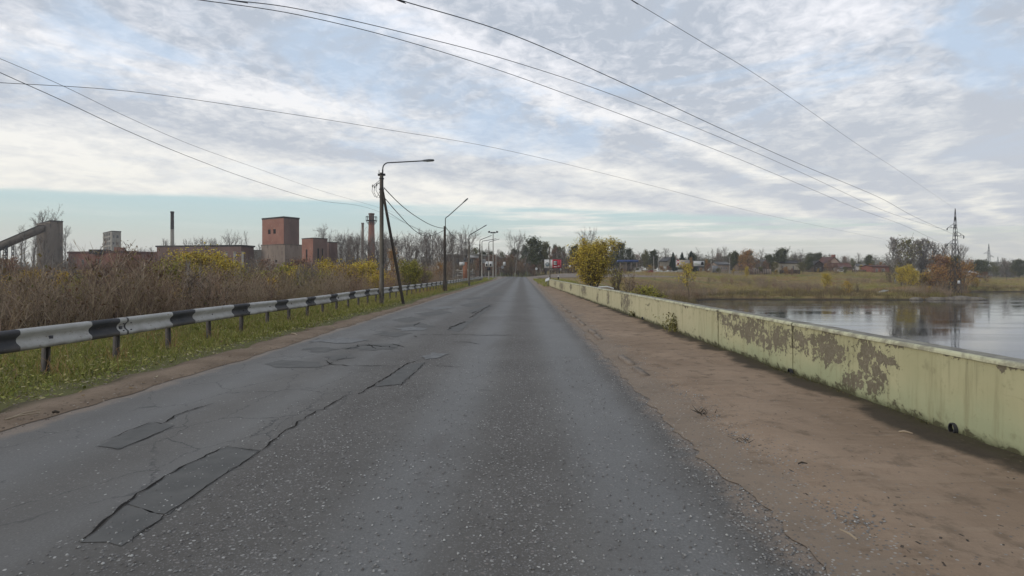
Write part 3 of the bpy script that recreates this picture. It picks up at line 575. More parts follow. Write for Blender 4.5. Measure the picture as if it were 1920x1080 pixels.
# ------------------------------------------------------------------ black and white guardrail on the left
def rail_x(y): return np.interp(y, [-20, 7, 25, 50, 94, 110], [-7.05, -7.0, -7.0, -6.95, -6.85, -6.9])
def build_guardrail():
    def wp(c1, c2, c3):
        def fn(t, b):
            p = t.oco(); n = t.noise(p, 2.5, 6, .65); f = t.noise(t.vm('MULTIPLY', p, (1, .5, 1)), 16, 5, .72)
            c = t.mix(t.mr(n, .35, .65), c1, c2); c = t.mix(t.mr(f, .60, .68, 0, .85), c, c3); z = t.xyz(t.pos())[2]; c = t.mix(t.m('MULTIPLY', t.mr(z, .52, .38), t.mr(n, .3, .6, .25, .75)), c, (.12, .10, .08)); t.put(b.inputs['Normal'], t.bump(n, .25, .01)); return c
        return fn
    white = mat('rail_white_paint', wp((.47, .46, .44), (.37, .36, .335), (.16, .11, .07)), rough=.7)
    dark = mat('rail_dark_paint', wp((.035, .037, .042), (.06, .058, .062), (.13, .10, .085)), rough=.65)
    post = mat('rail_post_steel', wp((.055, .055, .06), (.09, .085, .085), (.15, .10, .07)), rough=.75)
    zc = .54; prof = [(0, .155), (.055, .150), (.075, .125), (.075, .085), (.02, .035), (.01, 0), (.02, -.035), (.075, -.085), (.075, -.125), (.055, -.150), (0, -.155)]
    prof = [(a - .09, b) for a, b in prof]
    root = thing('guardrail', 'long steel guardrail painted in black and white bands along the left verge', 'guardrail')
    y = -10.0; k = 0
    def section(y0, y1, m):
        n = max(2, int((y1 - y0) / .35)) if y1 < 40 else 2; ys = np.linspace(y0, y1, n + 1); g = G()
        dent = .02 * (vnoise(ys, 0 * ys, .9, 51) - .5); zz = zc + .035 * (vnoise(ys, 0 * ys, .16, 52) - .5) + .012 * (vnoise(ys, 0 * ys, .7, 53) - .5)
        for off, flip in ((0, 0), (-.006, 1)):
            V = np.stack([np.stack([rail_x(ys) + .09 + px_ + off + dent, ys, zz + pz], 1) for px_, pz in prof], 1); m_ = len(prof)
            i = (np.arange(n)[:, None] * m_ + np.arange(m_ - 1)[None]).ravel(); f = np.stack([i, i + m_, i + m_ + 1, i + 1], -1); g.add(V, f[:, ::-1] if flip else f)
        obj('rail_section', g, m, root, smooth=True)
    bounds = [(-9.6, 0), (-8.2, 1), (-7.5, 0), (-6.1, 1), (-5.4, 0), (-4, 1), (-3.3, 0), (-1.9, 1), (-1.2, 0), (.2, 1), (.9, 0), (2.3, 1), (3., 0), (4.4, 1), (5.1, 0), (6.55, 1), (7.37, 0), (8.6, 1), (9.2, 0), (10.6, 1), (11.33, 0), (12.84, 1), (13.6, 0), (15.1, 1), (15.85, 0)]
    yy, c = 15.85, 0
    while yy < 94:
        yy += 1.42 if c == 0 else .72; c = 1 - c; bounds.append((yy, c))
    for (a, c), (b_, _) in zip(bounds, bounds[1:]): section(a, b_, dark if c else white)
    lap = 1.1
    while lap < 40:
        g = G(); V = np.stack([np.stack([np.full(2, float(rail_x(lap)) + .09 + px_ + .004), np.array([lap - .02, lap + .02]), np.full(2, zc + float(.035 * (vnoise(lap, 0, .16, 52) - .5) + .012 * (vnoise(lap, 0, .7, 53) - .5)) + pz)], 1) for px_, pz in prof], 1); m_ = len(prof)
        i = np.arange(m_ - 1); g.add(V, np.stack([i, i + m_, i + m_ + 1, i + 1], -1)); obj('lap_joint', g, post, root)
        for dy_, dz_ in ((-.09, .06), (.09, .06), (-.09, -.06), (.09, -.06)): obj('bolt', G().path([(float(rail_x(lap)) + .06, lap + dy_, zc + dz_), (float(rail_x(lap)) + .068 + .012, lap + dy_, zc + dz_), (float(rail_x(lap)) + .082, lap + dy_, zc + dz_)], [.010, .010, .002], 6), post, root)
        lap += 4.14
    for k in range(-2, 20):
        y = 7.9 + 1.38 * k; obj('bolt', G().path([(float(rail_x(y)) + .0, y, zc), (float(rail_x(y)) + .022, y, zc), (float(rail_x(y)) + .026, y, zc)], [.022, .022, .004], 6), post, root)
    pm = None; ps = [7.9 + 1.38 * k for k in range(-12, 63)]
    for k, y in enumerate(ps):
        if pm is None:
            g = G(); g.box(-.035, .035, -.038, -.03, -.6, .56); g.box(-.035, .035, .03, .038, -.6, .56); g.box(-.035, -.027, -.03, .03, -.6, .56)
            g.box(.035, .075, -.03, .03, .46, .56); pm = g.mesh('post', post)
        o = obj('post', pm, parent=root, loc=(float(rail_x(y)) - .06, y, .0)); o.rotation_euler = (R.uniform(-.03, .03), R.uniform(-.04, .04), R.uniform(-.1, .1))
build_guardrail()
# ------------------------------------------------------------------ poles, lamps, cables
M['wood'] = worn('weathered_pole', (.17, .15, .12), (.10, .085, .07), 3, stretch=(1, 1, .15), c3=(.24, .22, .18))
M['wood_dark'] = worn('tarred_pole', (.05, .042, .036), (.085, .07, .055), 3, stretch=(1, 1, .15))
M['conc_pole'] = worn('concrete_pole', (.36, .34, .30), (.25, .235, .21), 3, stretch=(1, 1, .3))
M['steel'] = mat('grey_steel', col=(.10, .105, .11), rough=.5, metal=.4)
M['steel_dark'] = mat('dark_steel', col=(.035, .036, .04), rough=.6, metal=.2)
M['lamp_head'] = mat('lamp_housing', col=(.12, .125, .13), rough=.5)
M['lamp_glass'] = mat('lamp_glass', col=(.35, .36, .36), rough=.25, spec=.5)
M['ceramic'] = mat('ceramic', col=(.30, .28, .26), rough=.3)
M['cable'] = mat('cable_black', col=(.02, .02, .022), rough=.7)
M['wire'] = mat('wire_aluminium', col=(.05, .052, .056), rough=.6)
def arm_parts(root, base, dz, reach, rise, r=.035, head=.55):
    """curved lamp bracket rising from base and reaching towards +x, with its head"""
    b = Vector(base); pts = [b, b + Vector((0, 0, dz * .75))]
    for k in range(1, 7):
        a = k / 6 * math.pi * .42; pts.append(b + Vector((.28 * (1 - math.cos(a)), 0, dz * .75 + .28 * math.sin(a) + .0)))
    e = b + Vector((reach, 0, dz + rise)); pts.append(pts[-1].lerp(e, .5)); pts.append(e)
    obj('arm', G().path(pts, r, 6), M['steel_dark'], root)
    d = (e - pts[-3]).normalized(); n = Vector((-d.z, 0, d.x)); g = G(); P = []
    for s, w, h in ((-.05, .04, .035), (.05, .07, .045), (head * .5, .10, .06), (head * .85, .08, .045), (head * .92, .04, .025)):
        for (u, v) in ((-1, -.6), (1, -.6), (1, .1), (.6, 1), (-.6, 1), (-1, .1)):
            P.append(e + d * s + Vector((0, u * w, 0)) + n * v * h)
    f = [(i * 6 + j, i * 6 + (j + 1) % 6, (i + 1) * 6 + (j + 1) % 6, (i + 1) * 6 + j) for i in range(4) for j in range(6)]
    g.add(np.array(P), f); g.add(np.array(P[-6:]), [(0, 1, 2, 5), (2, 3, 4, 5)])
    h = obj('lamp_head', g, M['lamp_head'], root)
    c = [e + d * s + Vector((0, u * w, 0)) - n * .04 for s, w, u in ((.14, .09, -1), (.14, .09, 1), (head * .8, .07, 1), (head * .8, .07, -1))]
    obj('lamp_glass', G().add(np.array(c), [(0, 1, 2, 3)]), M['lamp_glass'], h)
def straight_pole(name, label, px, Y, ybase, ytop, r0, r1, m, cat='lamp post', group=None):
    b = at(px, ybase, Y); x, z0 = b.x, b.z; z1 = at(px, ytop, Y).z
    root = thing(name, label, cat, (x, Y, z0), 0, group)
    obj('pole', G().tubes([(0, 0, -.4)], [(0, 0, z1 - z0)], r0, r1, 10).tubes([(0, 0, z1 - z0)], [(0, 0, z1 - z0 + .01)], r1, .002, 10), m, root, smooth=True)
    return root, z1 - z0
GL = 'lamp posts along the left verge'
# pole 1: power pole with lamp bracket and strut
Y1 = 25.
p1, h1 = straight_pole('power_pole', 'nearest weathered power pole with a lamp bracket, insulators and a leaning strut', 715.5, Y1, 570, 324, .11, .085, M['wood'], 'power pole', GL)
arm = (.07, -.05, h1 - .75); arm_parts(p1, arm, 1.25, 1.9, .05, .028)
g = G(); g.tubes([(.07, -.13, h1 - .8)], [(.95, .6, -.35)], .062, .075, 8); o = obj('strut', g, M['wood_dark'], p1, smooth=True)
g = G()
for z in (h1 - .1, h1 - .3, h1 - .8): g.tubes([(0, 0, z)], [(0, 0, z + .05)], .115, .115, 10)
obj('pole_band', g, M['steel_dark'], p1)
g = G(); g.tubes([(-.12, 0, h1 - .02)], [(-.12, 0, h1 + .14)], .018, .012, 6); g.tubes([(.03, 0, h1)], [(.03, 0, h1 + .16)], .018, .012, 6); g.box(-.17, .17, -.04, .04, h1 - .14, h1 - .04); obj('crossbar', g, M['steel_dark'], p1)
for k, (dx, dz, dy) in enumerate(((-.26, -.55, .1), (-.30, -.68, -.1), (-.42, -.62, .0))):
    g = G(); g.path([(-.08, 0, h1 - .55 + .1 * k), (dx * .7, dy, h1 + dz + .1), (dx, dy, h1 + dz)], .012, 4)
    c = (dx, dy, h1 + dz)
    ins = obj('bracket', g, M['steel_dark'], p1)
    g = G(); g.path([(c[0], c[1], c[2] + .07), (c[0], c[1], c[2] + .02), (c[0], c[1], c[2] - .03), (c[0], c[1], c[2] - .06)], [.012, .035, .035, .012], 8); obj('insulator', g, M['ceramic'], ins)
    g = G(); a = [(c[0], dy, c[2]), (c[0] - .03, dy, c[2] - .25), (c[0] + .1, dy, c[2] - .5), (c[0] + .22, dy, c[2] - .5), (-.06, 0, c[2] - .2)]; g.path(a, .01, 4); obj('drip_loop', g, M['cable'], p1)
g = G(); g.path([(.09, -.09, h1 - .6), (.10, -.09, h1 * .55), (.11, -.09, .3)], .012, 4); obj('riser_cable', g, M['cable'], p1)
# pole 2, 3 and the row behind
p2, h2 = straight_pole('lamp_post', 'second lamp post along the guardrail, darker and with a long rising bracket', 834, 43, 545, 424, .14, .09, M['wood_dark'], group=GL)
arm_parts(p2, (.05, -.03, h2 - .5), 1.35, 1.45, 1.05, .035)
g = G(); g.tubes([(0, 0, -.3)], [(0, 0, .85)], .2, .17, 10); obj('pole_footing', g, M['wood_dark'], p2, smooth=True)
p3, h3 = straight_pole('lamp_post', 'third lamp post along the guardrail, grey with a short curved top', 879.5, 60, 535.3, 452, .13, .09, M['wood'], group=GL)
arm_parts(p3, (0, -.03, h3 - .4), 1.2, 1.55, .75, .045)
lp4, h4 = straight_pole('lamp_post', 'dark brown lamp post at the end of the guardrail, beside a paler post', 899.8, 90, 529, 458, .13, .1, M['wood_dark'], group=GL); arm_parts(lp4, (0, 0, h4 - .3), 1.1, 1.5, .5, .055)
lp5, h5 = straight_pole('lamp_post', 'pale lamp post just behind the dark one at the end of the guardrail', 903.6, 96, 526, 461, .13, .1, M['conc_pole'], group=GL); arm_parts(lp5, (0, 0, h5 - .3), 1.2, 2.1, .3, .055)
lp6, h6 = straight_pole('lamp_post', 'pale lamp post carrying the cluster of white plates', 916.5, 104, 524.5, 461, .13, .1, M['conc_pole'], group=GL); arm_parts(lp6, (0, 0, h6 - .3), 1.1, 1.6, .4, .055)
fm, hm = straight_pole('floodlight_mast', 'tall floodlight mast with a row of four lamps on its head', 924.6, 125, 521.5, 436, .16, .09, M['conc_pole'], 'floodlight mast')
obj('head_frame', G().box(-.95, .95, -.05, .05, hm - .05, hm + .06), M['steel_dark'], fm)
for k, dx in enumerate((-.95, -.35, .3, .95)):
    o = obj('floodlight', G().box(-.24, .24, -.12, .12, -.13, .13).box(-.2, .2, -.16, -.12, -.1, .1), M['steel_dark'], fm, loc=(dx, -.1, hm + .02 + (.14 if k in (0, 3) else -.04))); o.rotation_euler = (.5, (-.35, -.2, .2, .35)[k], 0)
lp7, h7 = straight_pole('concrete_post', 'plain pale concrete post without a lamp behind the floodlight mast', 930, 134, 518.5, 476, .15, .12, M['conc_pole'], 'post')
wp, hw = straight_pole('wooden_pole', 'short brown wooden pole in front of the red billboard at the junction', 1031, 100, 527, 463, .13, .1, M['wood'], 'power pole')
obj('pole_cap', G().tubes([(0, 0, hw - .1)], [(0, 0, hw + .1)], .17, .14, 8), M['steel_dark'], wp)
def rpole(px, y0, y1, Y, label, r=.16):
    gz = float(ground_z((px - CX) / F * Y, Y)); b = at(px, y1, Y)
    root = thing('utility_post', label, 'post', (b.x, Y, gz)); top = at(px, y0, Y).z - gz
    obj('pole', G().tubes([(0, 0, -.3)], [(0, 0, top)], r, r * .8, 6), M['conc_pole'], root); obj('pole_tip', G().box(-.5, .5, -.05, .05, top - .5, top - .38), M['steel'], root)
rpole(1225.7, 480, 508, 205, 'pale utility post left of the taller one, near the dark round tree across the field')
rpole(1234.3, 471, 507, 212, 'tallest pale utility post, between the dark round tree and the lettered billboard')
rpole(1333, 486, 508, 210, 'pale utility post between the small white billboard and the grey trailer')
rpole(1368.3, 482, 507, 212, 'pale utility post at the end of the long grey shed')

def cable(name, label, pts, r, cat='cable', group=None, m=None):
    P = [Vector(p) for p in pts]; Q = []
    for i in range(len(P) - 1):                   # Catmull-Rom
        a, b, c, d = P[max(i - 1, 0)], P[i], P[i + 1], P[min(i + 2, len(P) - 1)]
        for k in range(8):
            t = k / 8; Q.append(.5 * ((2 * b) + (c - a) * t + (2 * a - 5 * b + 4 * c - d) * t * t + (3 * b - a - 3 * c + d) * t ** 3))
    Q.append(P[-1]); o = obj(name, G().path(Q, r, 5), m or M['cable']); return tag(o, label, cat, group)
A = lambda px, py, Y: tuple(at(px, py, Y))
cable('sagging_cable', 'upper black cable sagging from the nearest pole to the second post', [A(720, 352, 25), A(745, 378, 28), A(770, 399, 32), A(800, 418, 37), A(820, 426, 40.5), A(834, 428, 43)], .022)
cable('sagging_cable', 'lower black cable with a deep sag between the nearest pole and the second post', [A(722, 372, 25), A(748, 402, 28), A(775, 430, 33), A(795, 442, 37), A(815, 440, 40), A(834, 431, 43)], .020)
cable('sagging_cable', 'black cable dropping from the second post towards the third post', [A(835, 425, 43), A(846, 439, 47), A(856, 448, 51), A(868, 453, 56), A(880, 455, 60)], .024)
cable('thin_cable', 'thin wire behind the second post leading to the bare trees', [A(728, 398, 60), A(765, 421, 70), A(800, 437, 80), A(826, 447, 90), A(900, 460, 104)], .02, m=M['wire'])

# wires strung along a straight line on the ground plan through (x0,y0) and (x1,y1)
def span(name, label, px, g0, g1, r, end=None, start=None, group=None):
    m_ = (g1[0] - g0[0]) / (g1[1] - g0[1]); k = g0[0] - m_ * g0[1]; pts = []
    for (u, v) in px:
        a, b = (u - CX) / F, (CY - v) / F; y = k / (a - m_); pts.append((a * y, y, H + b * y))
    if start: pts.insert(0, start)
    if end: pts.append(end)
    return cable(name, label, pts, r, 'power line', group, M['wire'])
PYL = at(1790, 555, 128); GP = 'high-voltage wires strung to the pylon across the road'
armL1, armR, armL2 = at(1776, 430, 128), at(1808, 446, 128), at(1777, 460, 128)
def beyond(px, g0, g1, back=18):
    """carry a wire on past the frame in a straight line"""
    m_ = (g1[0] - g0[0]) / (g1[1] - g0[1]); k = g0[0] - m_ * g0[1]; P = []
    for (u, v) in px[:2]:
        a, b = (u - CX) / F, (CY - v) / F; y = k / (a - m_); P.append(Vector((a * y, y, H + b * y)))
    return tuple(P[0] + (P[0] - P[1]).normalized() * back)
gR, gL1, gL2, gT = (armR.x, 128), (armL1.x, 128), (armL2.x, 128), (PYL.x, 128)
w = [(700, -22), (750, 0), (960, 65), (1160, 152), (1360, 245), (1510, 312), (1650, 371), (1720, 409)]
span('power_line', 'thickest overhead wire, the uppermost one crossing the middle of the sky to the pylon', w, (-4.9, 21.6), gR, .021, tuple(armR + Vector((0, 0, -.25))), beyond(w, (-4.9, 21.6), gR), GP)
w = [(380, -8), (430, 0), (560, 17), (760, 62), (960, 115), (1160, 182), (1360, 262), (1510, 327), (1650, 392), (1720, 416)]
span('power_line', 'middle overhead wire, upper one of the close pair that runs to the pylon', w, (-10.5, 19.5), gL1, .017, tuple(armL1 + Vector((0, 0, -.25))), beyond(w, (-10.5, 19.5), gL1), GP)
w = [(320, -8), (375, 0), (560, 28), (760, 77), (960, 140), (1160, 213), (1360, 288), (1510, 350), (1610, 392), (1700, 425)]
span('power_line', 'lower overhead wire of the close pair that runs to the pylon', w, (-12, 20.5), gL2, .017, tuple(armL2 + Vector((0, 0, -.25))), beyond(w, (-12, 20.5), gL2), GP)
w = [(1150, -24), (1185, 0), (1310, 75), (1410, 135), (1510, 202), (1610, 272), (1700, 330)]
span('ground_wire', 'very thin pale wire high on the right running down to the top of the pylon', w, (8, 22), gT, .009, tuple(at(1790, 391, 128)), beyond(w, (8, 22), gT), GP)
w = [(-120, 148), (0, 155), (240, 171), (480, 204), (720, 242), (960, 284), (1210, 345), (1460, 408), (1660, 449)]
span('distribution_line', 'long single wire crossing the whole sky to the bare grove by the lake', w, (-22, 22), (128, 180), .013, None, beyond(w, (-22, 22), (128, 180), 10))
w = [(-90, 75), (0, 110), (120, 162), (240, 220), (360, 272), (480, 315), (600, 357), (700, 386), (760, 405)]
span('field_wire', 'upper of the two wires sloping down the left sky behind the nearest pole', w, (-25, 25), (-30, 160), .013, None, beyond(w, (-25, 25), (-30, 160), 10))
w = [(-90, 93), (0, 136), (120, 190), (240, 246), (360, 296), (480, 340), (600, 376), (700, 393), (790, 432)]
span('field_wire', 'lower of the two wires sloping down the left sky behind the nearest pole', w, (-24, 24), (-29, 160), .018, None, beyond(w, (-24, 24), (-29, 160), 10))

# ------------------------------------------------------------------ lattice pylon on the spit
M['lattice'] = mat('lattice_steel', col=(.045, .043, .045), rough=.7)
M['lattice_hazed'] = mat('lattice_steel_hazed', col=(.15, .16, .17), rough=.7)  # paler copy for distant pylons, haze fading put into the colour
def pylon(label, base, Ht, w, arms, m, r=.055, apex=.35, bays=9):
    root = thing('pylon', label, 'pylon', base); hb = Ht * .66; g = G()
    def hw_(z): return w / 2 * (1 - .62 * min(z / hb, 1)) if z <= hb else w / 2 * .38 * max(0, 1 - (z - hb) / (Ht - hb)) + .02
    zs = [hb * (1 - (1 - k / bays) ** 1.25) for k in range(bays + 1)] + [hb + (Ht - hb) * k / 4 for k in range(1, 5)]
    def corner(c, z): a = hw_(z); return ((-a, a, a, -a)[c], (-a, -a, a, a)[c], z)
    p0, p1 = [], []
    for c in range(4):
        o = obj('leg', G().tubes([corner(c, -1 if k == 0 else zs[k]) for k in range(len(zs) - 1)], [corner(c, zs[k + 1]) for k in range(len(zs) - 1)], r, r, 4), m, root)
        for k in range(len(zs) - 1):
            d = (c + 1) % 4; p0.append(corner(c if k % 2 else d, zs[k])); p1.append(corner(d if k % 2 else c, zs[k + 1]))
            p0.append(corner(d if k % 2 else c, zs[k])); p1.append(corner(c if k % 2 else d, zs[k + 1]))
    obj('bracing', G().tubes(p0, p1, r * .55, r * .55, 3), m, root)
    for dx, z in arms:
        a = hw_(z); s = 1 if dx > 0 else -1; q0 = [(s * a, -a, z), (s * a, a, z), (s * hw_(z + 1.1), 0, z + 1.1), (s * a, -a, z), (s * (a + (abs(dx) - a) * .5), -a * .5, z)]
        q1 = [(dx, 0, z - .05)] * 3 + [(s * (a + (abs(dx) - a) * .5), a * .5, z), (s * (a + (abs(dx) - a) * .5), 0, z + .55)]
        ar = obj('cross_arm', G().tubes(q0, q1, r * .9, r * .8, 4), m, root)
        gi = G(); gi.path([(dx, 0, z - .05), (dx - .35, -.3, z - .28), (dx - .6, -.5, z - .5)], [.05, .11, .05], 6); gi.path([(dx, 0, z - .05), (dx + .2, .3, z - .35), (dx + .3, .5, z - .6)], [.05, .09, .05], 6)
        obj('insulator_string', gi, M['steel_dark'], ar)
    return root
pb = at(1791, 553, 128); pz = float(ground_z(pb.x, 128))
topz = at(1790, 391, 128).z; hp = topz - pz
pyl = pylon('tall dark lattice pylon standing on the spit at the edge of the lake', (pb.x, 128, pz), hp, 1.7, [(-1.85, at(0, 427, 128).z - pz), (2.15, at(0, 442, 128).z - pz), (-1.8, at(0, 457, 128).z - pz)], M['lattice'])
obj('danger_plate', G().box(-.3, .3, -1.1, -1.06, at(0, 532, 128).z - pz, at(0, 526, 128).z - pz), mat('white_plate', col=(.7, .7, .68)), pyl)
for px, yt, Y, s, lab in ((1854, 457, 330, 2.6, 'pale distant pylon with three arms, the nearer one of the far line'), (1871, 481, 480, 3., 'faintest and farthest pylon just right of another distant one')):
    b = at(px, 500, Y); z = float(ground_z(b.x, Y)); hh = at(px, yt, Y).z - z
    pylon(lab, (b.x, Y, z), hh, s, [(-2.9, hh * .72), (2.9, hh * .62), (-2.7, hh * .5)], M['lattice_hazed'], r=.10, bays=8)

# ------------------------------------------------------------------ signs, billboards
M['sign_white'] = mat('sign_white', col=(.62, .62, .60), rough=.5)
M['sign_grey'] = mat('sign_back_grey', col=(.26, .26, .26), rough=.5, metal=.3)
M['sign_black'] = mat('sign_black', col=(.02, .02, .022), rough=.5)
M['sign_red'] = mat('sign_red', col=(.50, .03, .05), rough=.5)
M['sign_yellow'] = mat('sign_yellow', col=(.6, .45, .05), rough=.5)
def disc(r, y0, y1, n=18, mi=0, cx=0, cz=0):
    th = np.linspace(0, 2 * np.pi, n + 1)[:-1]; g = G(); V = np.concatenate([np.stack([cx + r * np.cos(th), np.full(n, y), cz + r * np.sin(th)], 1) for y in (y0, y1)] + [[[cx, y0, cz], [cx, y1, cz]]])
    q = np.arange(n); q2 = (q + 1) % n; g.add(V, np.stack([q, q2, q2 + n, q + n], -1), mi); g.add(V, np.stack([q2, q, np.full(n, 2 * n)], -1), mi); g.add(V, np.stack([q + n, q2 + n, np.full(n, 2 * n + 1)], -1), mi); return g
b = at(907.5, 489.5, 92); o = obj('round_sign', disc(.36, -.02, .0), M['sign_grey'], loc=b); tag(o, 'grey back of a round road sign mounted on the posts at the guardrail end', 'road sign')
g = G().box(-1.0, 0, -.03, .0, -.04, .04); obj('sign_bracket', g, M['steel'], o)
# plates on post 6
for dx, z0, z1, w, lab in ((-.42, 490, 500, .30, 'left one of the two white plates on the pale lamp post'), (.36, 490, 500, .36, 'right one of the two white plates on the pale lamp post')):
    c = at(916.5, 0, 103.6); zt, zb = at(0, z0, 103.6).z, at(0, z1, 103.6).z
    o = obj('white_plate', G().box(-w, w, -.02, .02, 0, zt - zb), M['sign_white'], loc=(c.x + dx, 103.6, zb)); tag(o, lab, 'road sign'); obj('mark', G().box(-w * .5, w * .4, -.028, -.021, .15, .55), M['sign_black'], o)
o = obj('sign_box', G().box(-.3, .3, -.08, .08, 0, .6), M['steel_dark'], loc=(at(916.5, 0, 103.7).x, 103.7, at(0, 507, 103.7).z)); tag(o, 'small dark box below the white plates on the pale lamp post', 'box')
def post_sign(name, label, px, Y, ybase, plates):
    b = at(px, ybase, Y); gz = min(b.z, 0.0); root = thing(name, label, 'road sign', (b.x, Y, gz)); top = max(at(0, p[1], Y).z for p in plates) - gz
    obj('post', G().tubes([(0, .05, -.3)], [(0, .05, top)], .05, .05, 6), M['steel'], root)
    for kind, yt, yb, dx, w, m in plates:
        z1, z0 = at(0, yt, Y).z - gz, at(0, yb, Y).z - gz
        if kind == 'r': obj('sign_plate', disc(w, -.03, -.01), m, root, loc=(dx, 0, (z0 + z1) / 2))
        elif kind == 't': obj('sign_plate', G().add([(-w, -.02, 0), (w, -.02, 0), (0, -.02, z1 - z0), (-w, .0, 0), (w, .0, 0), (0, .0, z1 - z0)], [(0, 1, 2, 2)]).add([(-w, .0, 0), (w, .0, 0), (0, .0, z1 - z0)], [(0, 2, 1)]), m, root, loc=(dx, 0, z0))
        else: obj('sign_plate', G().box(-w, w, -.02, .0, 0, z1 - z0), m, root, loc=(dx, 0, z0))
post_sign('road_sign', 'white sign over a grey round one on a short post left of the junction', 943, 140, 516, [('b', 491, 498, .35, .33, M['sign_white']), ('r', 498, 504, -.1, .42, M['sign_grey'])])
post_sign('road_sign', 'small tilted white and dark sign straight ahead, against the brown brush', 982.5, 170, 511, [('b', 493.5, 499, .2, .4, M['sign_grey']), ('b', 495, 498.5, .35, .28, M['sign_white'])])
post_sign('road_sign', 'round white sign on the far side of the junction, left of the red billboard', 1005.7, 172, 511, [('r', 501.5, 506.5, 0, .42, M['sign_white'])])
post_sign('road_sign', 'small white sign between the red billboard and the yellow willow', 1068.4, 175, 511, [('b', 497.5, 502, 0, .34, M['sign_white'])])

FONT = None
def text_obj(name, s, size, m, parent, loc, bold=.0, sx=1):
    cu = bpy.data.curves.new(name + '_c', 'FONT'); cu.body = s; cu.size = size; cu.extrude = .01; cu.offset = bold; cu.align_x = 'CENTER'; cu.align_y = 'CENTER'; cu.resolution_u = 2
    to = bpy.data.objects.new('tmp', cu); COL.objects.link(to); dg = bpy.context.evaluated_depsgraph_get(); dg.update()
    me = bpy.data.meshes.new_from_object(to.evaluated_get(dg)); bpy.data.objects.remove(to)
    me.materials.clear(); me.materials.append(m); o = bpy.data.objects.new(name, me); COL.objects.link(o); o.parent = parent; o.location = loc; o.rotation_euler = (math.radians(90), 0, 0); o.scale = (sx, 1, 1)
    return o
def billboard(label, x0, x1, yt, yb, Y, legs=(.5,), face=None):
    a, c = at(x0, yb, Y), at(x1, yt, Y); w, h = c.x - a.x, c.z - a.z; cx = (a.x + c.x) / 2; gz = float(ground_z(cx, Y))
    root = thing('billboard', label, 'billboard', (cx, Y, gz)); z0 = a.z - gz
    obj('panel', G().box(-w / 2, w / 2, 0, .22, z0, z0 + h), face or M['sign_white'], root)
    for s in legs: obj('leg', G().box(-.16 + (s - .5) * w, .16 + (s - .5) * w, .23, .5, -.4, z0 + h * .8), M['steel'], root)
    fr = G(); t = .1
    for q in ((-w / 2 - t, w / 2 + t, z0 - t, z0), (-w / 2 - t, w / 2 + t, z0 + h, z0 + h + t), (-w / 2 - t, -w / 2, z0, z0 + h), (w / 2, w / 2 + t, z0, z0 + h)): fr.box(q[0], q[1], -.05, .24, q[2], q[3])
    obj('frame', fr, M['steel'], root); return root, w, h, z0
bb, w, h, z0 = billboard('large billboard with a white picture half and a red half with white lettering', 1020.3, 1052.6, 486.5, 502.5, 178, (.12, .88))
obj('red_field', G().box(-w * .02, w / 2 - .01, -.012, -.003, z0 + .01, z0 + h - .01), M['sign_red'], bb)
obj('dark_block', G().box(w * .03, w * .26, -.022, -.014, z0 + h * .3, z0 + h * .86), M['sign_black'], bb)
obj('grey_figure', disc(.72, -.014, -.004, 18, 0, -w * .31, z0 + h * .42), mat('print_grey', col=(.14, .18, .19)), bb)
obj('pale_figure', disc(.36, -.024, -.016, 14, 0, -w * .32, z0 + h * .5), mat('print_pale', col=(.42, .44, .43)), bb)
g = G()
for k in range(3): g.box(w * .05, w * (.235 - .03 * (k % 2)), -.032, -.024, z0 + h * (.70 - .15 * k), z0 + h * (.78 - .15 * k))
g.box(w * .30, w * .40, -.02, -.014, z0 + h * .18, z0 + h * .26); g.box(w * .06, w * .26, -.022, -.014, z0 + h * .12, z0 + h * .19)
obj('lettering', g, M['sign_white'], bb)
obj('side_stripe', G().box(w * .44, w * .46, -.022, -.014, z0 + h * .05, z0 + h * .95), mat('print_pink', col=(.6, .15, .22)), bb)
bb, w, h, z0 = billboard('white billboard with a big red letter at its left end', 1267, 1293, 487.5, 501, 200, (.15, .85))
obj('pale_field', G().box(-w * .18, w / 2 - .02, -.012, -.003, z0 + .02, z0 + h - .02), mat('print_beige', col=(.42, .38, .35)), bb)
text_obj('lettering', 'Я', h * 1.12, mat('print_red', col=(.45, .02, .03)), bb, (-w * .34, -.03, z0 + h * .52), .015, .62)
g = G()
for k in range(5): g.box(-w * .12, w * (.40 - .07 * (k % 3)), -.022, -.014, z0 + h * (.78 - .14 * k), z0 + h * (.82 - .14 * k))
obj('lettering', g, mat('print_brown', col=(.26, .17, .13)), bb)
bb, w, h, z0 = billboard('smaller white billboard with a dark emblem at its right end', 1300, 1320.5, 489.3, 499, 205, (.5,))
obj('emblem', disc(.5, -.014, -.004, 12, 0, w * .33, z0 + h * .62), M['sign_black'], bb); obj('emblem', G().box(w * .18, w * .46, -.014, -.004, z0 + h * .2, z0 + h * .5), M['sign_black'], bb)
g = G(); g.box(-w * .45, w * .05, -.014, -.004, z0 + h * .3, z0 + h * .36); g.box(-w * .42, -w * .1, -.014, -.004, z0 + h * .5, z0 + h * .56); obj('lettering', g, mat('print_green', col=(.25, .33, .2)), bb)
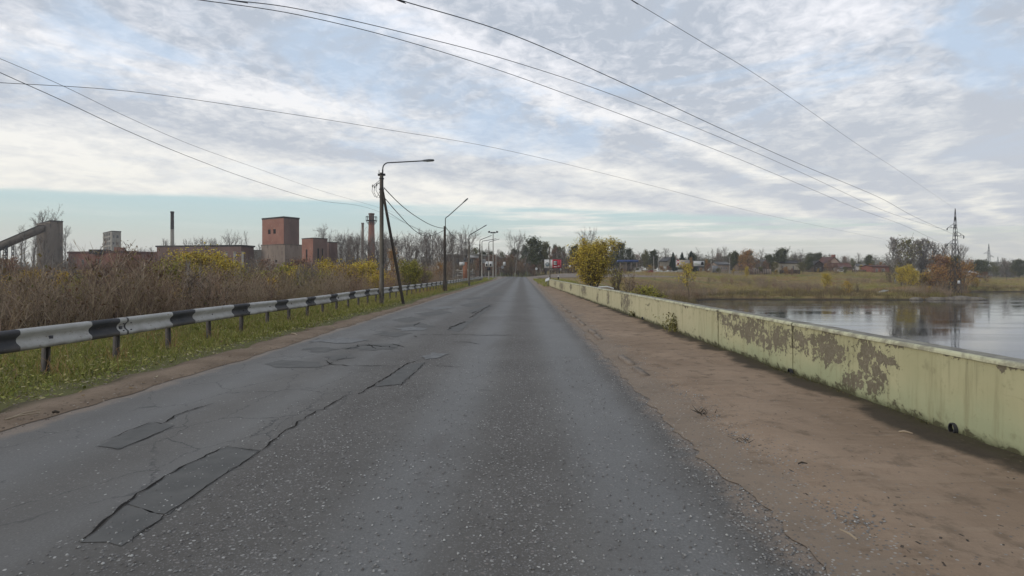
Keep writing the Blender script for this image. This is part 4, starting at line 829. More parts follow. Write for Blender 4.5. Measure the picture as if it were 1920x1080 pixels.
# roadside entrance stele with a white board on the left
b = at(872, 517, 112); gz = float(ground_z(b.x, 112)); r_ = thing('entrance_stele', 'orange brick entrance pillar with a small white board on its left', 'pillar', (b.x, 112, gz)); t_ = at(0, 491, 112).z - gz
M['stele'] = worn('orange_brick', (.36, .17, .10), (.28, .13, .08), 2, rough=.9)
obj('pillar', G().box(-.42, .42, -.3, .3, -.5, t_), M['stele'], r_); obj('board', G().box(-1.15, -.1, -.36, -.31, t_ - .75, t_ - .05), M['sign_white'], r_); obj('cap', G().box(-.5, .5, -.36, .36, t_ + .003, t_ + .1), M['sign_grey'], r_)
obj('emblem', G().box(-.25, .1, -.1, .1, t_ + .1, t_ + .8), M['steel'], r_)
b = at(872, 512, 118); r_ = thing('roadside_railing', 'collapsed grey concrete railing behind the orange pillar', 'railing', (b.x, 118, float(ground_z(b.x, 118))))
zz = at(0, 505, 118).z - r_.location.z
for k in range(4): o = obj('bar', G().box(-1.9, 1.9, -.08, .08, -.09, .09), M['conc_pole'], r_, loc=(.1 * k - .2, 0, zz - .3 - .3 * k)); o.rotation_euler = (0, (.05, -.04, .12, -.1)[k], 0)
for k in range(4): obj('post', G().box(-.09, .09, .09, .25, -.4, zz + .1), M['conc_pole'], r_, loc=(-1.6 + k * 1.1, 0, 0))
# bollard at the wall's end
b = at(1046.7, 524.5, 92); r_ = thing('bollard', 'short black bollard with a white top beyond the end of the green wall', 'bollard', (b.x, 92, b.z))
obj('body', G().path([(0, 0, -.6), (0, 0, .1), (0, 0, .3), (0, 0, .52)], [.09, .1, .13, .1], 10), M['sign_black'], r_); obj('top', G().path([(0, 0, .52), (0, 0, .63), (0, 0, .67)], [.1, .1, .02], 10), M['sign_white'], r_)

# ------------------------------------------------------------------ buildings
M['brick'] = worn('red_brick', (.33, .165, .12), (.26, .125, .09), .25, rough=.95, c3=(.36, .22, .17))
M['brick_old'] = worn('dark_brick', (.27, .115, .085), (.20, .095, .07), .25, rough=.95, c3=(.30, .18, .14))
M['brick_stain_shade'] = worn('stain_shade_brick', (.21, .135, .11), (.14, .095, .08), .3, rough=.95, stretch=(1, 1, .3), c3=(.2, .14, .11))  # stained walls, and shade painted into right-hand faces turned from the sun
M['concrete'] = worn('old_concrete', (.31, .25, .20), (.22, .175, .14), .3, rough=.95, stretch=(1, 1, .25), c3=(.15, .11, .09))
M['concrete_dark'] = worn('dark_concrete', (.21, .175, .14), (.15, .125, .10), .3, rough=.95, stretch=(1, 1, .25), c3=(.09, .08, .07))
M['concrete_pale'] = worn('pale_concrete', (.36, .34, .29), (.28, .26, .22), .4, rough=.95)
M['roof_felt'] = worn('roof_felt', (.05, .045, .042), (.08, .07, .062), .5, rough=.95)
M['roof_red'] = worn('roof_rusty', (.14, .065, .05), (.10, .055, .045), .5, rough=.9)
M['roof_grey'] = worn('roof_slate', (.17, .165, .16), (.12, .115, .11), .6, rough=.9)
M['window_dark'] = mat('window_dark', col=(.018, .018, .02), rough=.25, spec=.5)
M['frame_white'] = mat('frame_white', col=(.42, .41, .39), rough=.7)
M['frame_dark'] = mat('frame_dark', col=(.06, .05, .045), rough=.7)
M['cream'] = mat('cream_wall', col=(.42, .37, .29), rough=.9)
M['whitewall'] = mat('white_wall', col=(.52, .51, .49), rough=.9)
M['darkwood'] = worn('dark_timber', (.07, .055, .045), (.11, .085, .065), 1, rough=.9)
M['woodwall'] = worn('brown_timber', (.16, .115, .08), (.21, .15, .10), 1, rough=.9)

def wall_with_openings(g, p0, p1, z0, z1, ops, depth=.25, mi=0):
    """vertical wall quad from p0 to p1 with recessed openings (u0,u1,v0,v1 in metres); outward normal on the right of p0->p1"""
    p0, p1 = Vector((*p0[:2], 0)), Vector((*p1[:2], 0)); L = (p1 - p0).length; d = (p1 - p0) / L; n = Vector((d.y, -d.x, 0)); Hh = z1 - z0
    us = sorted({0, L} | {o[0] for o in ops} | {o[1] for o in ops}); vs = sorted({0, Hh} | {o[2] for o in ops} | {o[3] for o in ops})
    P = lambda u, v, k=0: p0 + d * u - n * k + Vector((0, 0, z0 + v))
    for a, b_ in zip(us, us[1:]):
        for c, e in zip(vs, vs[1:]):
            if any(o[0] <= (a + b_) / 2 <= o[1] and o[2] <= (c + e) / 2 <= o[3] for o in ops): continue
            g.add([P(a, c), P(b_, c), P(b_, e), P(a, e)], [(0, 1, 2, 3)], mi)
    for u0, u1, v0, v1 in ops:
        c = [(u0, v0), (u1, v0), (u1, v1), (u0, v1)]
        for (a, b_), (e, f) in zip(c, c[1:] + c[:1]): g.add([P(a, b_), P(a, b_, depth), P(e, f, depth), P(e, f)], [(0, 1, 2, 3)], mi)
    return P
def window_obj(P, op, depth, parent, fm, bars=1, name='window'):
    u0, u1, v0, v1 = op; t = min(.12, (u1 - u0) * .12); g = G()
    def bar(a, b_, c, e):
        q = [P(x, y, k) for k in (depth - .02, depth - .1) for x, y in ((a, c), (b_, c), (b_, e), (a, e))]; g.add([tuple(x) for x in q], [(4, 5, 6, 7), (0, 1, 5, 4), (1, 2, 6, 5), (2, 3, 7, 6), (3, 0, 4, 7)])
    bar(u0, u1, v0, v0 + t); bar(u0, u1, v1 - t, v1); bar(u0, u0 + t, v0 + t, v1 - t); bar(u1 - t, u1, v0 + t, v1 - t)
    for k in range(bars): m_ = u0 + (u1 - u0) * (k + 1) / (bars + 1); bar(m_ - t / 2, m_ + t / 2, v0 + t, v1 - t)
    o = obj(name, g, fm, parent); q = [P(a, b_, depth - .01) for a, b_ in ((u0, v0), (u1, v0), (u1, v1), (u0, v1))]
    obj('pane', G().add([tuple(x) for x in q], [(0, 1, 2, 3)]), M['window_dark'], o); return o
def block(name, label, xl, xc, xr, yt, Y, phi, wm, rm, zb=None, ops_l=(), ops_r=(), fm=None, cat='building', wm2=None, parapet=.35, part_of=None, yb=None, bars=1, ytr=None):
    """box building whose nearest vertical edge shows at xc; xl and xr are where its two visible faces end"""
    C = at(xc, 0, Y); ul, ur = (xl - CX) / F, (xr - CX) / F; sp, cp = math.sin(phi), math.cos(phi)
    a = (C.x - ul * Y) / (cp + ul * sp); b_ = (ur * Y - C.x) / (sp - ur * cp)
    c0 = Vector((C.x, Y, 0)); L = c0 + Vector((-cp, sp, 0)) * a; Rr = c0 + Vector((sp, cp, 0)) * b_; B = L + Rr - c0
    z1 = at(0, yt, Y).z; z0 = (float(ground_z(C.x, Y)) - .5) if zb is None else zb
    if yb is not None: z0 = at(0, yb, Y).z
    root = part_of or thing(name, label, cat, (C.x, Y, z0)); off = Vector((C.x, Y, z0)) if not part_of else root.location.copy()
    l = lambda v: (v.x - off.x, v.y - off.y); g = G(); z0l, z1l = z0 - off.z, z1 - off.z
    fl = lambda ops, W: [(o[0] * W, o[1] * W, o[2] * (z1 - z0), o[3] * (z1 - z0)) for o in ops]
    O1, O2 = fl(ops_l, a), fl(ops_r, b_)
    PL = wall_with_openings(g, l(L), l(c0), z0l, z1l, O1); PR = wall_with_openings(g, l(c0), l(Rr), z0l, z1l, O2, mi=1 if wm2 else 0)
    wall_with_openings(g, l(Rr), l(B), z0l, z1l, []); wall_with_openings(g, l(B), l(L), z0l, z1l, [])
    obj('wall', g, [wm, wm2] if wm2 else wm, root)
    for o in O1: window_obj(PL, o, .25, root, fm or M['frame_dark'], bars)
    for o in O2: window_obj(PR, o, .25, root, fm or M['frame_dark'], bars)
    ctr = (c0 + B) / 2; ex = lambda v: ((ctr.x + (v.x - ctr.x) * 1.03 - off.x), (ctr.y + (v.y - ctr.y) * 1.03 - off.y))
    obj('roof', G().prism([ex(L), ex(c0), ex(Rr), ex(B)], z1l + .003, z1l + parapet), rm, root)
    return root, (L, c0, Rr, B, z0, z1)
rad = math.radians
hop, _ = block('concrete_hopper', 'tall weathered concrete hopper tower at the head of the sloping conveyor', 74, 94, 118, 415, 170, rad(38), M['concrete_dark'], M['roof_felt'])
obj('annex', G().prism([(q.x, q.y) for q in [Vector((-3.9, -.4)), Vector((.2, -1.2)), Vector((1.5, 2)), Vector((-2.6, 3))]], 0, at(0, 419, 170).z - hop.location.z), M['concrete_dark'], hop)
tank, _ = block('concrete_tower', 'pale grey concrete water tower block above the long red roof', 193, 209.5, 227, 434, 255, rad(42), M['concrete_pale'], M['roof_felt'], cat='tower', fm=M['frame_white'],
      ops_l=[(.1 + .2 * k, .24 + .2 * k, v, v + .07) for k in range(4) for v in (.62, .72, .82, .92)][:16], ops_r=[(.15, .3, .86, .93), (.5, .75, .86, .93), (.1, .3, .72, .78), (.45, .7, .72, .78)])
fac, _ = block('factory_hall', 'long low red brick factory hall with small white-framed windows', 128, 232, 300, 474, 188, rad(16), M['brick_old'], M['roof_red'], fm=M['frame_white'], ops_l=[(.50, .54, .60, .82), (.56, .60, .60, .82), (.25, .29, .6, .8)], ops_r=[(.1, .2, .55, .75), (.32, .42, .55, .75)], parapet=.7)
z = at(0, 470, 186).z - fac.location.z
obj('roof_vent', G().box(-14, -9, 2, 6, z - 1, z + .6), M['roof_felt'], fac); obj('roof_vent', G().box(-5, -3.6, 2, 5, z - 1, z + 1.4), M['brick_old'], fac)
annx, _ = block('factory_annex', 'low pale annex with a dark flat roof in front of the brick hall', 231, 234, 300, 487, 176, rad(70), M['brick_old'], M['roof_red'], parapet=.4, fm=M['frame_white'], ops_r=[(.02, .05, .6, .86), (.07, .1, .6, .86), (.11, .14, .6, .86), (.02 + .14, .19, .6, .86)], wm2=M['concrete'])
gr, _ = block('workshop_building', 'long grey-brown workshop with a flat dark roof behind the yellow bush', 294, 452, 476, 462, 170, rad(9), M['brick_stain_shade'], M['roof_felt'], ops_l=[(.22 + .09 * k, .27 + .09 * k, .55, .72) for k in range(7)], parapet=.5, wm2=M['brick_stain_shade'])
lk, _ = block('linking_wall', 'short pale concrete block between the workshop and the brick tower', 474, 476, 493, 469, 176, rad(60), M['concrete_pale'], M['roof_grey'], parapet=.1)
tw, cc = block('brick_tower', 'square red brick factory tower with two small dark windows over a grey concrete base', 491.5, 532, 561, 408.5, 168, rad(32), M['brick'], M['roof_felt'], yb=458, ops_l=[(.28, .40, .42, .60), (.52, .64, .42, .60)], wm2=M['brick_stain_shade'], parapet=.5)  # darker brick on the right face paints in its shade
block('', '', 490, 534, 566, 458.5, 167.4, rad(31), M['concrete'], M['concrete_dark'], part_of=tw, parapet=.2, ops_l=[(.6, .68, .60, .66)], zb=-4)
lb, _ = block('brick_building', 'lower red brick building standing right of the brick tower', 566, 587, 614, 447, 160, rad(38), M['brick'], M['roof_felt'], wm2=M['brick_stain_shade'], ops_l=[(.35, .5, .55, .78)], ops_r=[(.3, .42, .5, .8), (.6, .7, .5, .8)], parapet=.25)  # right face: shaded side put into the brick colour
block('brick_wing', 'stepped dark brick wing at the far right of the factory', 612, 616, 633, 455, 170, rad(55), M['brick_stain_shade'], M['roof_felt'], parapet=.25)
shed, _ = block('small_shed', 'small shed with a pale low roof hidden in the brush', 428, 455, 471, 508, 118, rad(30), M['concrete_dark'], M['roof_grey'], parapet=.3)
g = G(); g.path([at(449, 503, 119) - shed.location, at(449, 503, 119.5) - shed.location], .05, 4)
z = at(0, 508.3, 118).z - shed.location.z + .3
for px, yb_ in ((424.5, 502), (440, 503), (455, 502)):
    b = at(px, yb_, 150); gz = float(ground_z(b.x, 150)); r_ = thing('concrete_column', {424.5: 'leftmost of the three pale bare columns in front of the workshop', 440: 'middle one of the three pale bare columns in front of the workshop', 455: 'rightmost of the three pale bare columns in front of the workshop'}[px], 'column', (b.x, 150, gz))
    obj('shaft', G().box(-.22, .22, -.2, .2, -.4, at(0, 473.5, 150).z - gz), M['concrete_pale'], r_); obj('bracket', G().box(-.32, .32, -.26, .26, at(0, 473.5, 150).z - gz + .003, at(0, 472, 150).z - gz), M['concrete_pale'], r_)
b = at(399.5, 496, 110); o = obj('white_board', G().box(-1.2, 1.25, -.05, .05, -.3, .25).box(-1.1, -1.0, 0.051, .1, -3, .2), M['sign_white'], loc=b); tag(o, 'small white board standing among the yellow bushes before the workshop', 'board')
# conveyor gallery
A0, A1 = at(80, 424, 168), at(-60, 484, 158); d = A1 - A0; cg = thing('conveyor_gallery', 'long covered conveyor gallery sloping down from the concrete hopper', 'conveyor', A0)
def skew_box(g, p, q, wy, h, mi=0):
    p, q = Vector(p), Vector(q); n = Vector((0, wy, 0)); u = Vector((0, 0, h)); g.add([tuple(x) for x in (p - n, q - n, q + n, p + n, p - n + u, q - n + u, q + n + u, p + n + u)], [(0, 3, 2, 1), (4, 5, 6, 7), (0, 1, 5, 4), (2, 3, 7, 6), (1, 2, 6, 5), (0, 4, 7, 3)], mi); return g
obj('gallery', skew_box(G(), (0, 0, -1.5), d + Vector((0, 0, -1.5)), 1.2, 1.55), M['concrete_dark'], cg); obj('roof', skew_box(G(), (0, 0, .06), d + Vector((0, 0, .06)), 1.35, .2), M['roof_felt'], cg)
for px, w_ in ((16, .35), (1.5, .5), (-30, .4)):
    t = (px - 80) / (-60 - 80); q = A0.lerp(A1, t) - A0; gz = float(ground_z(q.x + A0.x, q.y + A0.y)) - A0.z
    p0, p1 = [], []; zt = q.z - 1.5; n = 7
    for sx in (-1, 1):
        for sy in (-1, 1): p0.append((q.x + sx * w_, q.y + sy * 1, gz)); p1.append((q.x + sx * w_, q.y + sy * 1, zt))
        
    for k in range(n):
        za, zb_ = gz + (zt - gz) * k / n, gz + (zt - gz) * (k + 1) / n
        for sy in (-1, 1): p0.append((q.x - w_, q.y + sy, za)); p1.append((q.x + w_, q.y + sy, zb_)); p0.append((q.x + w_, q.y + sy, za)); p1.append((q.x - w_, q.y + sy, zb_))
    obj('trestle', G().tubes(p0, p1, .12, .12, 4), M['lattice'], cg)
# chimneys
def chimney(label, px, yt, ybot, Y, wt, wb, mts, split=None, collar=None):
    b = at(px, ybot, Y); gz = float(ground_z(b.x, Y)); zt = at(0, yt, Y).z - gz; root = thing('factory_chimney', label, 'chimney', (b.x, Y, gz)); rb, rt = wb / 2 * Y / F, wt / 2 * Y / F
    zs = [0, zt] if not split else [0, at(0, split, Y).z - gz, zt]; nm = ['shaft', 'sooty_top']
    for k in range(len(zs) - 1):
        f = lambda z: rb + (rt - rb) * z / zt
        obj(nm[k], G().tubes([(0, 0, zs[k])], [(0, 0, zs[k + 1])], f(zs[k]) + .004 * k, f(zs[k + 1]), 16), mts[k], root, smooth=True)
    obj('rim', G().path([(0, 0, zt - .1), (0, 0, zt), (0, 0, zt + .5), (0, 0, zt + .55)], [rt, rt * 1.18, rt * 1.18, rt * .8], 16), mts[-1], root)
    if collar:
        z = at(0, collar, Y).z - gz; w_ = 10 * Y / F / 1
        g = G(); g.path([(0, 0, z - .15), (0, 0, z), (0, 0, z + .15)], [rt, w_, w_], 12); r0 = obj('platform', g, M['lattice'], root)
        th = [2 * math.pi * k / 12 for k in range(12)]; P = lambda r, zz: [(r * math.cos(a), r * math.sin(a), zz) for a in th]
        g = G(); g.tubes(P(w_, z), P(w_, z + 1.6), .1, .1, 4); q = P(w_, z + 1.5); g.tubes(q, q[1:] + q[:1], .08, .08, 4); q = P(w_, z - .1); g.tubes(q, P(rt, z - 1.6), .08, .08, 4); obj('railing', g, M['lattice'], root)
chimney('thin tall factory chimney, black on top and grey below, above the workshop roof', 323, 399, 500, 205, 5.6, 7.5, [M['concrete_pale'], M['roof_felt']], split=430)
chimney('tapering brick chimney with a railed platform near its top', 696.5, 402.5, 500, 200, 9.5, 17, [M['brick'], M['brick_stain_shade']], split=418, collar=414)
chimney('slim grey chimney left of the brick one', 680, 420, 500, 240, 4.6, 6.0, [M['concrete'], M['concrete_dark']], split=426)
# low building with a long pale roof behind the trees
b0, b1 = at(838, 478, 190), at(966, 476, 205); gz = -2
lw, _ = block('low_warehouse', 'long low building with a pale flat roof behind the bare trees left of the road', 836, 900, 968, 478.5, 195, rad(10), M['concrete_dark'], M['concrete_pale'], parapet=.45, fm=M['frame_white'], ops_l=[(.1 + .2 * k, .2 + .2 * k, .55, .85) for k in range(4)])
obj('white_panel', G().box(-4.5, -.4, -.5, -.3, at(0, 484, 195).z - lw.location.z, at(0, 478.6, 195).z - lw.location.z), M['whitewall'], lw)

def gable(name, label, x0, x1, yr, ye, Y, depth, rz, wm, rm, wins=(), chim=None, cat='house', ridge='x', gm=None):
    """gabled house: x0..x1 wall width in pixels, yr ridge and ye eaves heights in pixels"""
    W = (x1 - x0) / F * Y / max(.3, math.cos(rz)); c = at((x0 + x1) / 2, 0, Y); gz = float(ground_z(c.x, Y)) - .3; ze, zr = at(0, ye, Y).z - gz, at(0, yr, Y).z - gz
    root = thing(name, label, cat, (c.x, Y + depth / 2, gz), rz); g = G(); w2, d2 = W / 2, depth / 2
    ops = [(u0 * W, u1 * W, v0 * ze, v1 * ze) for u0, u1, v0, v1 in wins]
    P = wall_with_openings(g, (-w2, -d2), (w2, -d2), 0, ze, ops, .12); wall_with_openings(g, (w2, -d2), (w2, d2), 0, ze, []); wall_with_openings(g, (w2, d2), (-w2, d2), 0, ze, []); wall_with_openings(g, (-w2, d2), (-w2, -d2), 0, ze, [])
    r = G(); o = .4; th = .16
    if ridge == 'y':    # gable faces the viewer
        for y, s in ((-d2, 1), (d2, -1)): g.add([(-w2, y, ze), (w2, y, ze), (0, y, zr)], [(0, 1, 2)] if s > 0 else [(0, 2, 1)], 1)
        sl = (zr - ze) / w2
        for s in (-1, 1):
            a = [(s * (w2 + o), -d2 - o, ze - sl * o), (0.0, -d2 - o, zr), (0.0, d2 + o, zr), (s * (w2 + o), d2 + o, ze - sl * o)]; a2 = [(x, y, z + th) for x, y, z in a]; r.add(a + a2, [(0, 1, 2, 3), (4, 5, 6, 7), (0, 4, 5, 1), (3, 2, 6, 7), (0, 3, 7, 4), (1, 5, 6, 2)])
    else:
        for x, s in ((-w2, -1), (w2, 1)): g.add([(x, -d2, ze), (x, d2, ze), (x, 0, zr)], [(0, 1, 2)] if s > 0 else [(0, 2, 1)], 1)
        sl = (zr - ze) / d2
        for s in (-1, 1):
            a = [(-w2 - o, s * (d2 + o), ze - sl * o), (-w2 - o, 0, zr), (w2 + o, 0, zr), (w2 + o, s * (d2 + o), ze - sl * o)]; a2 = [(x, y, z + th) for x, y, z in a]; r.add(a + a2, [(0, 1, 2, 3), (4, 5, 6, 7), (0, 4, 5, 1), (3, 2, 6, 7), (0, 3, 7, 4), (1, 5, 6, 2)])
    obj('wall', g, [wm, gm or wm], root); rf = obj('roof', r, rm, root)
    for op in ops: window_obj(P, op, .12, root, M['frame_white'], 1)
    if chim: cw = .7; obj('chimney', G().box(chim - cw, chim + cw, -.6, .6, ze, zr + 1.3), M['brick_old'], rf)
    return root
M['roof_blue'] = mat('roof_blue', col=(.045, .075, .19), rough=.6)
b = at(1175, 505, 215); gz = float(ground_z(b.x, 215)); r_ = thing('filling_station', 'open shelter with a bright blue roof half hidden by the yellow willow', 'canopy', (b.x, 215, gz))
zt = at(0, 487.5, 215).z - gz; obj('roof', G().box(-3.6, 4.2, -2.5, 2.5, zt - .9, zt), M['roof_blue'], r_)
for x in (-3.0, -.6, 1.4, 3.6): obj('post', G().box(x - .14, x + .14, -2.2, -1.9, -.3, zt - .903), M['concrete'], r_)
obj('booth', G().box(-2.4, 2.2, -.6, 2, -.3, zt - 1.5), M['concrete_dark'], r_)
gable('village_house', 'pale gabled house half hidden behind bare trees left of the lettered billboard', 1248, 1264, 482, 489, 240, 8, .2, M['cream'], M['roof_grey'], [(.2, .4, .4, .75), (.6, .8, .4, .75)], ridge='y')
b = at(1341.3, 505, 214); gz = float(ground_z(b.x, 214)); r_ = thing('grey_trailer', 'small grey trailer box beside the long shed', 'trailer', (b.x, 214, gz))
obj('body', G().box(-.85, .85, -.6, 1.6, .5, at(0, 498, 214).z - gz), M['sign_grey'], r_)
for s in (-.6, .6): obj('wheel', G().tubes([(s - .1, .4, .35)], [(s + .1, .4, .35)], .35, .35, 12), M['sign_black'], r_)
gable('long_shed', 'long grey shed behind bare birches right of the white billboards', 1345, 1368, 491, 496, 222, 8, 0, M['concrete'], M['roof_grey'], [(.1 + .2 * k, .22 + .2 * k, .35, .7) for k in range(4)], cat='shed')
gable('village_house', 'long low house with a dark slate roof and pale walls left of the village centre', 1461, 1500, 488.5, 493.5, 235, 9, .05, M['cream'], M['roof_felt'], [(.1, .18, .35, .75), (.3, .38, .35, .75), (.62, .7, .35, .75)])
gable('village_house', 'small dark timber house with a steep gable and pale trim', 1524, 1542, 489.5, 496, 226, 7, .12, M['darkwood'], M['roof_felt'], [(.15, .35, .35, .7), (.6, .8, .35, .7)], ridge='y')
gable('village_house', 'house with a pale pink gable and a tall brown chimney rising over the long roof', 1551, 1573, 482, 492, 252, 8, .1, M['cream'], M['roof_red'], [(.4, .55, .75, .95)], chim=2.6, ridge='y', gm=mat('pink_gable', col=(.44, .31, .25)))
gable('village_house', 'long brown-roofed house in front of the pale pink gable', 1542, 1600, 493, 501, 232, 9, 0, M['woodwall'], M['roof_red'], [(.56, .72, .3, .8), (.1, .18, .3, .7)])
gable('village_house', 'small white rendered house with a lean roof near the middle of the village', 1573, 1584, 501, 503, 222, 4, 0, M['whitewall'], M['roof_grey'], [(.3, .7, .35, .75)])
gable('village_house', 'white cottage with a grey gable roof beside the dark tree', 1614, 1626, 495, 499, 228, 6, -.35, M['whitewall'], M['roof_grey'], [(.3, .6, .4, .75)])
gable('garage', 'brick garage with two dark doorways left of the bare grove', 1636, 1668, 497.5, 500, 208, 7, 0, M['brick_old'], M['roof_red'], [(.18, .32, .02, .7), (.55, .72, .02, .7)], cat='garage')
gable('village_house', 'far house with a white roof at the right end of the village', 1819, 1831, 507.5, 513, 205, 7, .2, M['cream'], mat('roof_white', col=(.5, .5, .5)), [(.3, .6, .3, .7)])
gable('village_house', 'small ochre house among orange bushes near the far shore', 1833, 1844, 516.5, 520, 190, 5, 0, mat('ochre_wall', col=(.42, .33, .16)), M['roof_grey'], [(.3, .6, .3, .7)])
gable('village_house', 'dark-roofed house behind the round green tree', 1430, 1448, 487, 493, 240, 7, 0, M['darkwood'], M['roof_grey'], [])
gable('village_house', 'brown house with a low roof behind the orange trees', 1386, 1410, 493, 499, 245, 7, 0, M['woodwall'], M['roof_red'], [])
# fences
def fence(label, x0, x1, yt, Y, m, n):
    a, c = at(x0, 0, Y), at(x1, 0, Y); gz = float(ground_z((a.x + c.x) / 2, Y)); h = at(0, yt, Y).z - gz; root = thing('garden_fence', label, 'fence', (a.x, Y, gz)); L = c.x - a.x
    for k in range(n): obj('panel', G().box(L * k / n + .05, L * (k + 1) / n - .05, -.03, .03, -.3, h + R.uniform(-.1, .06)), m, root)
    for k in range(n + 1): obj('post', G().box(L * k / n - .05, L * k / n + .05, -.08, .08, -.4, h + .1), M['frame_dark'], root)
fence('weathered timber fence below the brown-roofed village houses', 1598, 1636, 506, 212, M['woodwall'], 9)
fence('low pale fence before the orange trees at the top of the field', 1403, 1446, 504, 205, M['concrete'], 10)
fence('dark timber fence in front of the long low house', 1462, 1500, 506, 214, M['darkwood'], 9)

# cars, far away
def car(label, px, yb, Y, rz, m, L=4.2):
    b = at(px, yb, Y); z = float(ground_z(b.x, Y)); root = thing('parked_car', label, 'car', (b.x, Y, z), rz); w = .85
    prof = [(-L / 2, .3), (-L / 2, .75), (-L / 2 + .15, .92), (-L * .28, .98), (-L * .16, 1.4), (L * .12, 1.43), (L * .27, 1.0), (L * .45, .88), (L / 2, .7), (L / 2, .3)]
    V = [(x, s * (w if z_ < 1.1 else w * .82), z_) for s in (-1, 1) for x, z_ in prof]; n = len(prof); g = G().add(V, [(i, (i + 1) % n, n + (i + 1) % n, n + i) for i in range(n)])
    for s in (0, n): g.add(V, [(s + 0, s + 1, s + 2, s + 9), (s + 2, s + 3, s + 8, s + 9), (s + 3, s + 6, s + 7, s + 8), (s + 3, s + 4, s + 5, s + 6)])
    obj('body', g, m, root)
    for s in (-1, 1): obj('side_window', G().add([(-L * .25, s * w * .985, 1.0), (-L * .15, s * w * .85, 1.34), (L * .11, s * w * .85, 1.36), (L * .22, s * w * .985, 1.0)], [(0, 1, 2, 3)]), M['window_dark'], root)
    for x in (-L * .31, L * .31):
        for s in (-1, 1): obj('wheel', G().path([(x, s * (w - .12), .32), (x, s * (w + .03), .32), (x, s * (w + .031), .32)], [.32, .32, .02], 12), M['sign_black'], root)
car('white car parked by the two tall pale posts across the field', 1237, 507, 208, .1, M['whitewall']); car('white car by itself left of the lettered billboard', 1256, 508.5, 206, 0, M['whitewall'])
car('pale car parked under the lettered billboard', 1276, 509.5, 200, 0, M['concrete_pale']); car('dark red car left of the two tall pale posts', 1221, 506, 210, 0, mat('car_red', col=(.18, .03, .03), rough=.4))
car('white car beside the blue-roofed shelter', 1197, 506, 210, 0, M['whitewall'])
for px, yt, yb, Y, m, lab in ((1246, 500, 504, 214, 'sign_white', 'small white board on legs right of the tallest pale post'),):
    post_sign('notice_board', lab, px, Y, yb + 4, [('b', yt, yb, 0, .45, M[m])])
# ------------------------------------------------------------------ vegetation generators (unit: metres, base at the origin)
def skeleton(rs, h, spread=.35, up=.5, levels=3, stems=1, n1=16, first=.25, lean=.05, taper=.6, twign=7, droop=0., r0=None, shape='oval'):
    """returns limb segments (p0,p1,r0,r1) and twig segments"""
    limbs, twigs, tips = [], [], []
    r0 = r0 or h * .014
    def grow(p, d, L, r, lev):
        n = max(2, int(4 if lev else 7)); seg = L / n; pts = [p]
        for k in range(n):
            d = d + rs.normal(0, .10 if lev else lean, 3); d[2] += (up * .10 if lev else .03) - droop * .1 * lev * (k / n); d /= np.linalg.norm(d); q = pts[-1] + d * seg
            ra, rb = r * (1 - taper * k / n), r * (1 - taper * (k + 1) / n)
            (limbs if lev < 2 else twigs).append((pts[-1], q, ra, rb)); pts.append(q)
        return pts, d
    def child_dir(d, ang):
        a = rs.uniform(0, 2 * np.pi); u = np.cross(d, [0.3, .2, 1.] if abs(d[2]) < .95 else [1, 0, 0]); u /= np.linalg.norm(u); v = np.cross(d, u)
        return d * np.cos(ang) + (u * np.cos(a) + v * np.sin(a)) * np.sin(ang)
    for s in range(stems):
        d = np.array([rs.normal(0, spread * .5) if stems > 1 else rs.normal(0, .03), rs.normal(0, spread * .5) if stems > 1 else rs.normal(0, .03), 1.]); d /= np.linalg.norm(d)
        hs = h * (rs.uniform(.7, 1) if stems > 1 else 1) * .93; base = np.array([rs.normal(0, .03 * h) if stems > 1 else 0, rs.normal(0, .03 * h) if stems > 1 else 0, -.3])
        pts, dd = grow(base, d, hs, r0, 0)
        for k in range(n1):
            t = first + (1 - first) * (k + rs.uniform(0, 1)) / n1; i = min(int(t * (len(pts) - 1)), len(pts) - 2); f = t * (len(pts) - 1) - i
            p = pts[i] * (1 - f) + pts[i + 1] * f; prof = {'oval': np.sin(np.pi * min(.98, (t - first) / (1 - first) * .78 + .2)), 'cone': 1.05 - t, 'vase': .45 + .55 * (t - first), 'column': .8}[shape]
            L = h * spread * (.35 + .75 * prof) * rs.uniform(.75, 1.15); d1 = child_dir(dd * .2 + np.array([0, 0, 1.]) * .8, rs.uniform(.55, .95) * (1.25 - up * .5))
            cp, cd = grow(p, d1 / np.linalg.norm(d1), L, r0 * .42 * (1.1 - t * .6), 1)
            for j in range(levels * 2):
                u = .25 + .75 * (j + rs.uniform(0, 1)) / (levels * 2); i2 = min(int(u * (len(cp) - 1)), len(cp) - 2); f2 = u * (len(cp) - 1) - i2; q = cp[i2] * (1 - f2) + cp[i2 + 1] * f2
                d2 = child_dir(cd, rs.uniform(.4, .85)); tp, td = grow(q, d2, L * rs.uniform(.3, .5), r0 * .13, 2); tips.append(tp[-1]); tips.append(tp[len(tp) // 2])
                for _ in range(twign):
                    c = tp[rs.integers(0, len(tp) - 1)]; d3 = child_dir(td, rs.uniform(.3, .8)); d3[2] -= droop * .5; L3 = L * rs.uniform(.12, .28); e = c + d3 * L3; twigs.append((c, e, r0 * .06, r0 * .03)); tips.append(e)
            tips.append(cp[-1])
    return limbs, twigs, np.array(tips)
def to_limb(limbs, n=5):
    a = np.array([[*p, *q, r, s] for p, q, r, s in limbs]); return G().tubes(a[:, :3], a[:, 3:6], np.maximum(a[:, 6], .012), np.maximum(a[:, 7], .01), n)
def ribbons(g, p0, p1, w, rs, mi=0):
    """thin tapering twigs"""
    d = p1 - p0; s = np.cross(d, rs.normal(0, 1, d.shape)); s /= np.maximum(np.linalg.norm(s, axis=1, keepdims=True), 1e-6); w = np.broadcast_to(w, (len(p0),))[:, None]
    v = np.stack([p0 - s * w, p0 + s * w, p1 + s * w * .4, p1 - s * w * .4], 1).reshape(-1, 3); return g.add(v, np.arange(len(p0) * 4).reshape(-1, 4), mi)
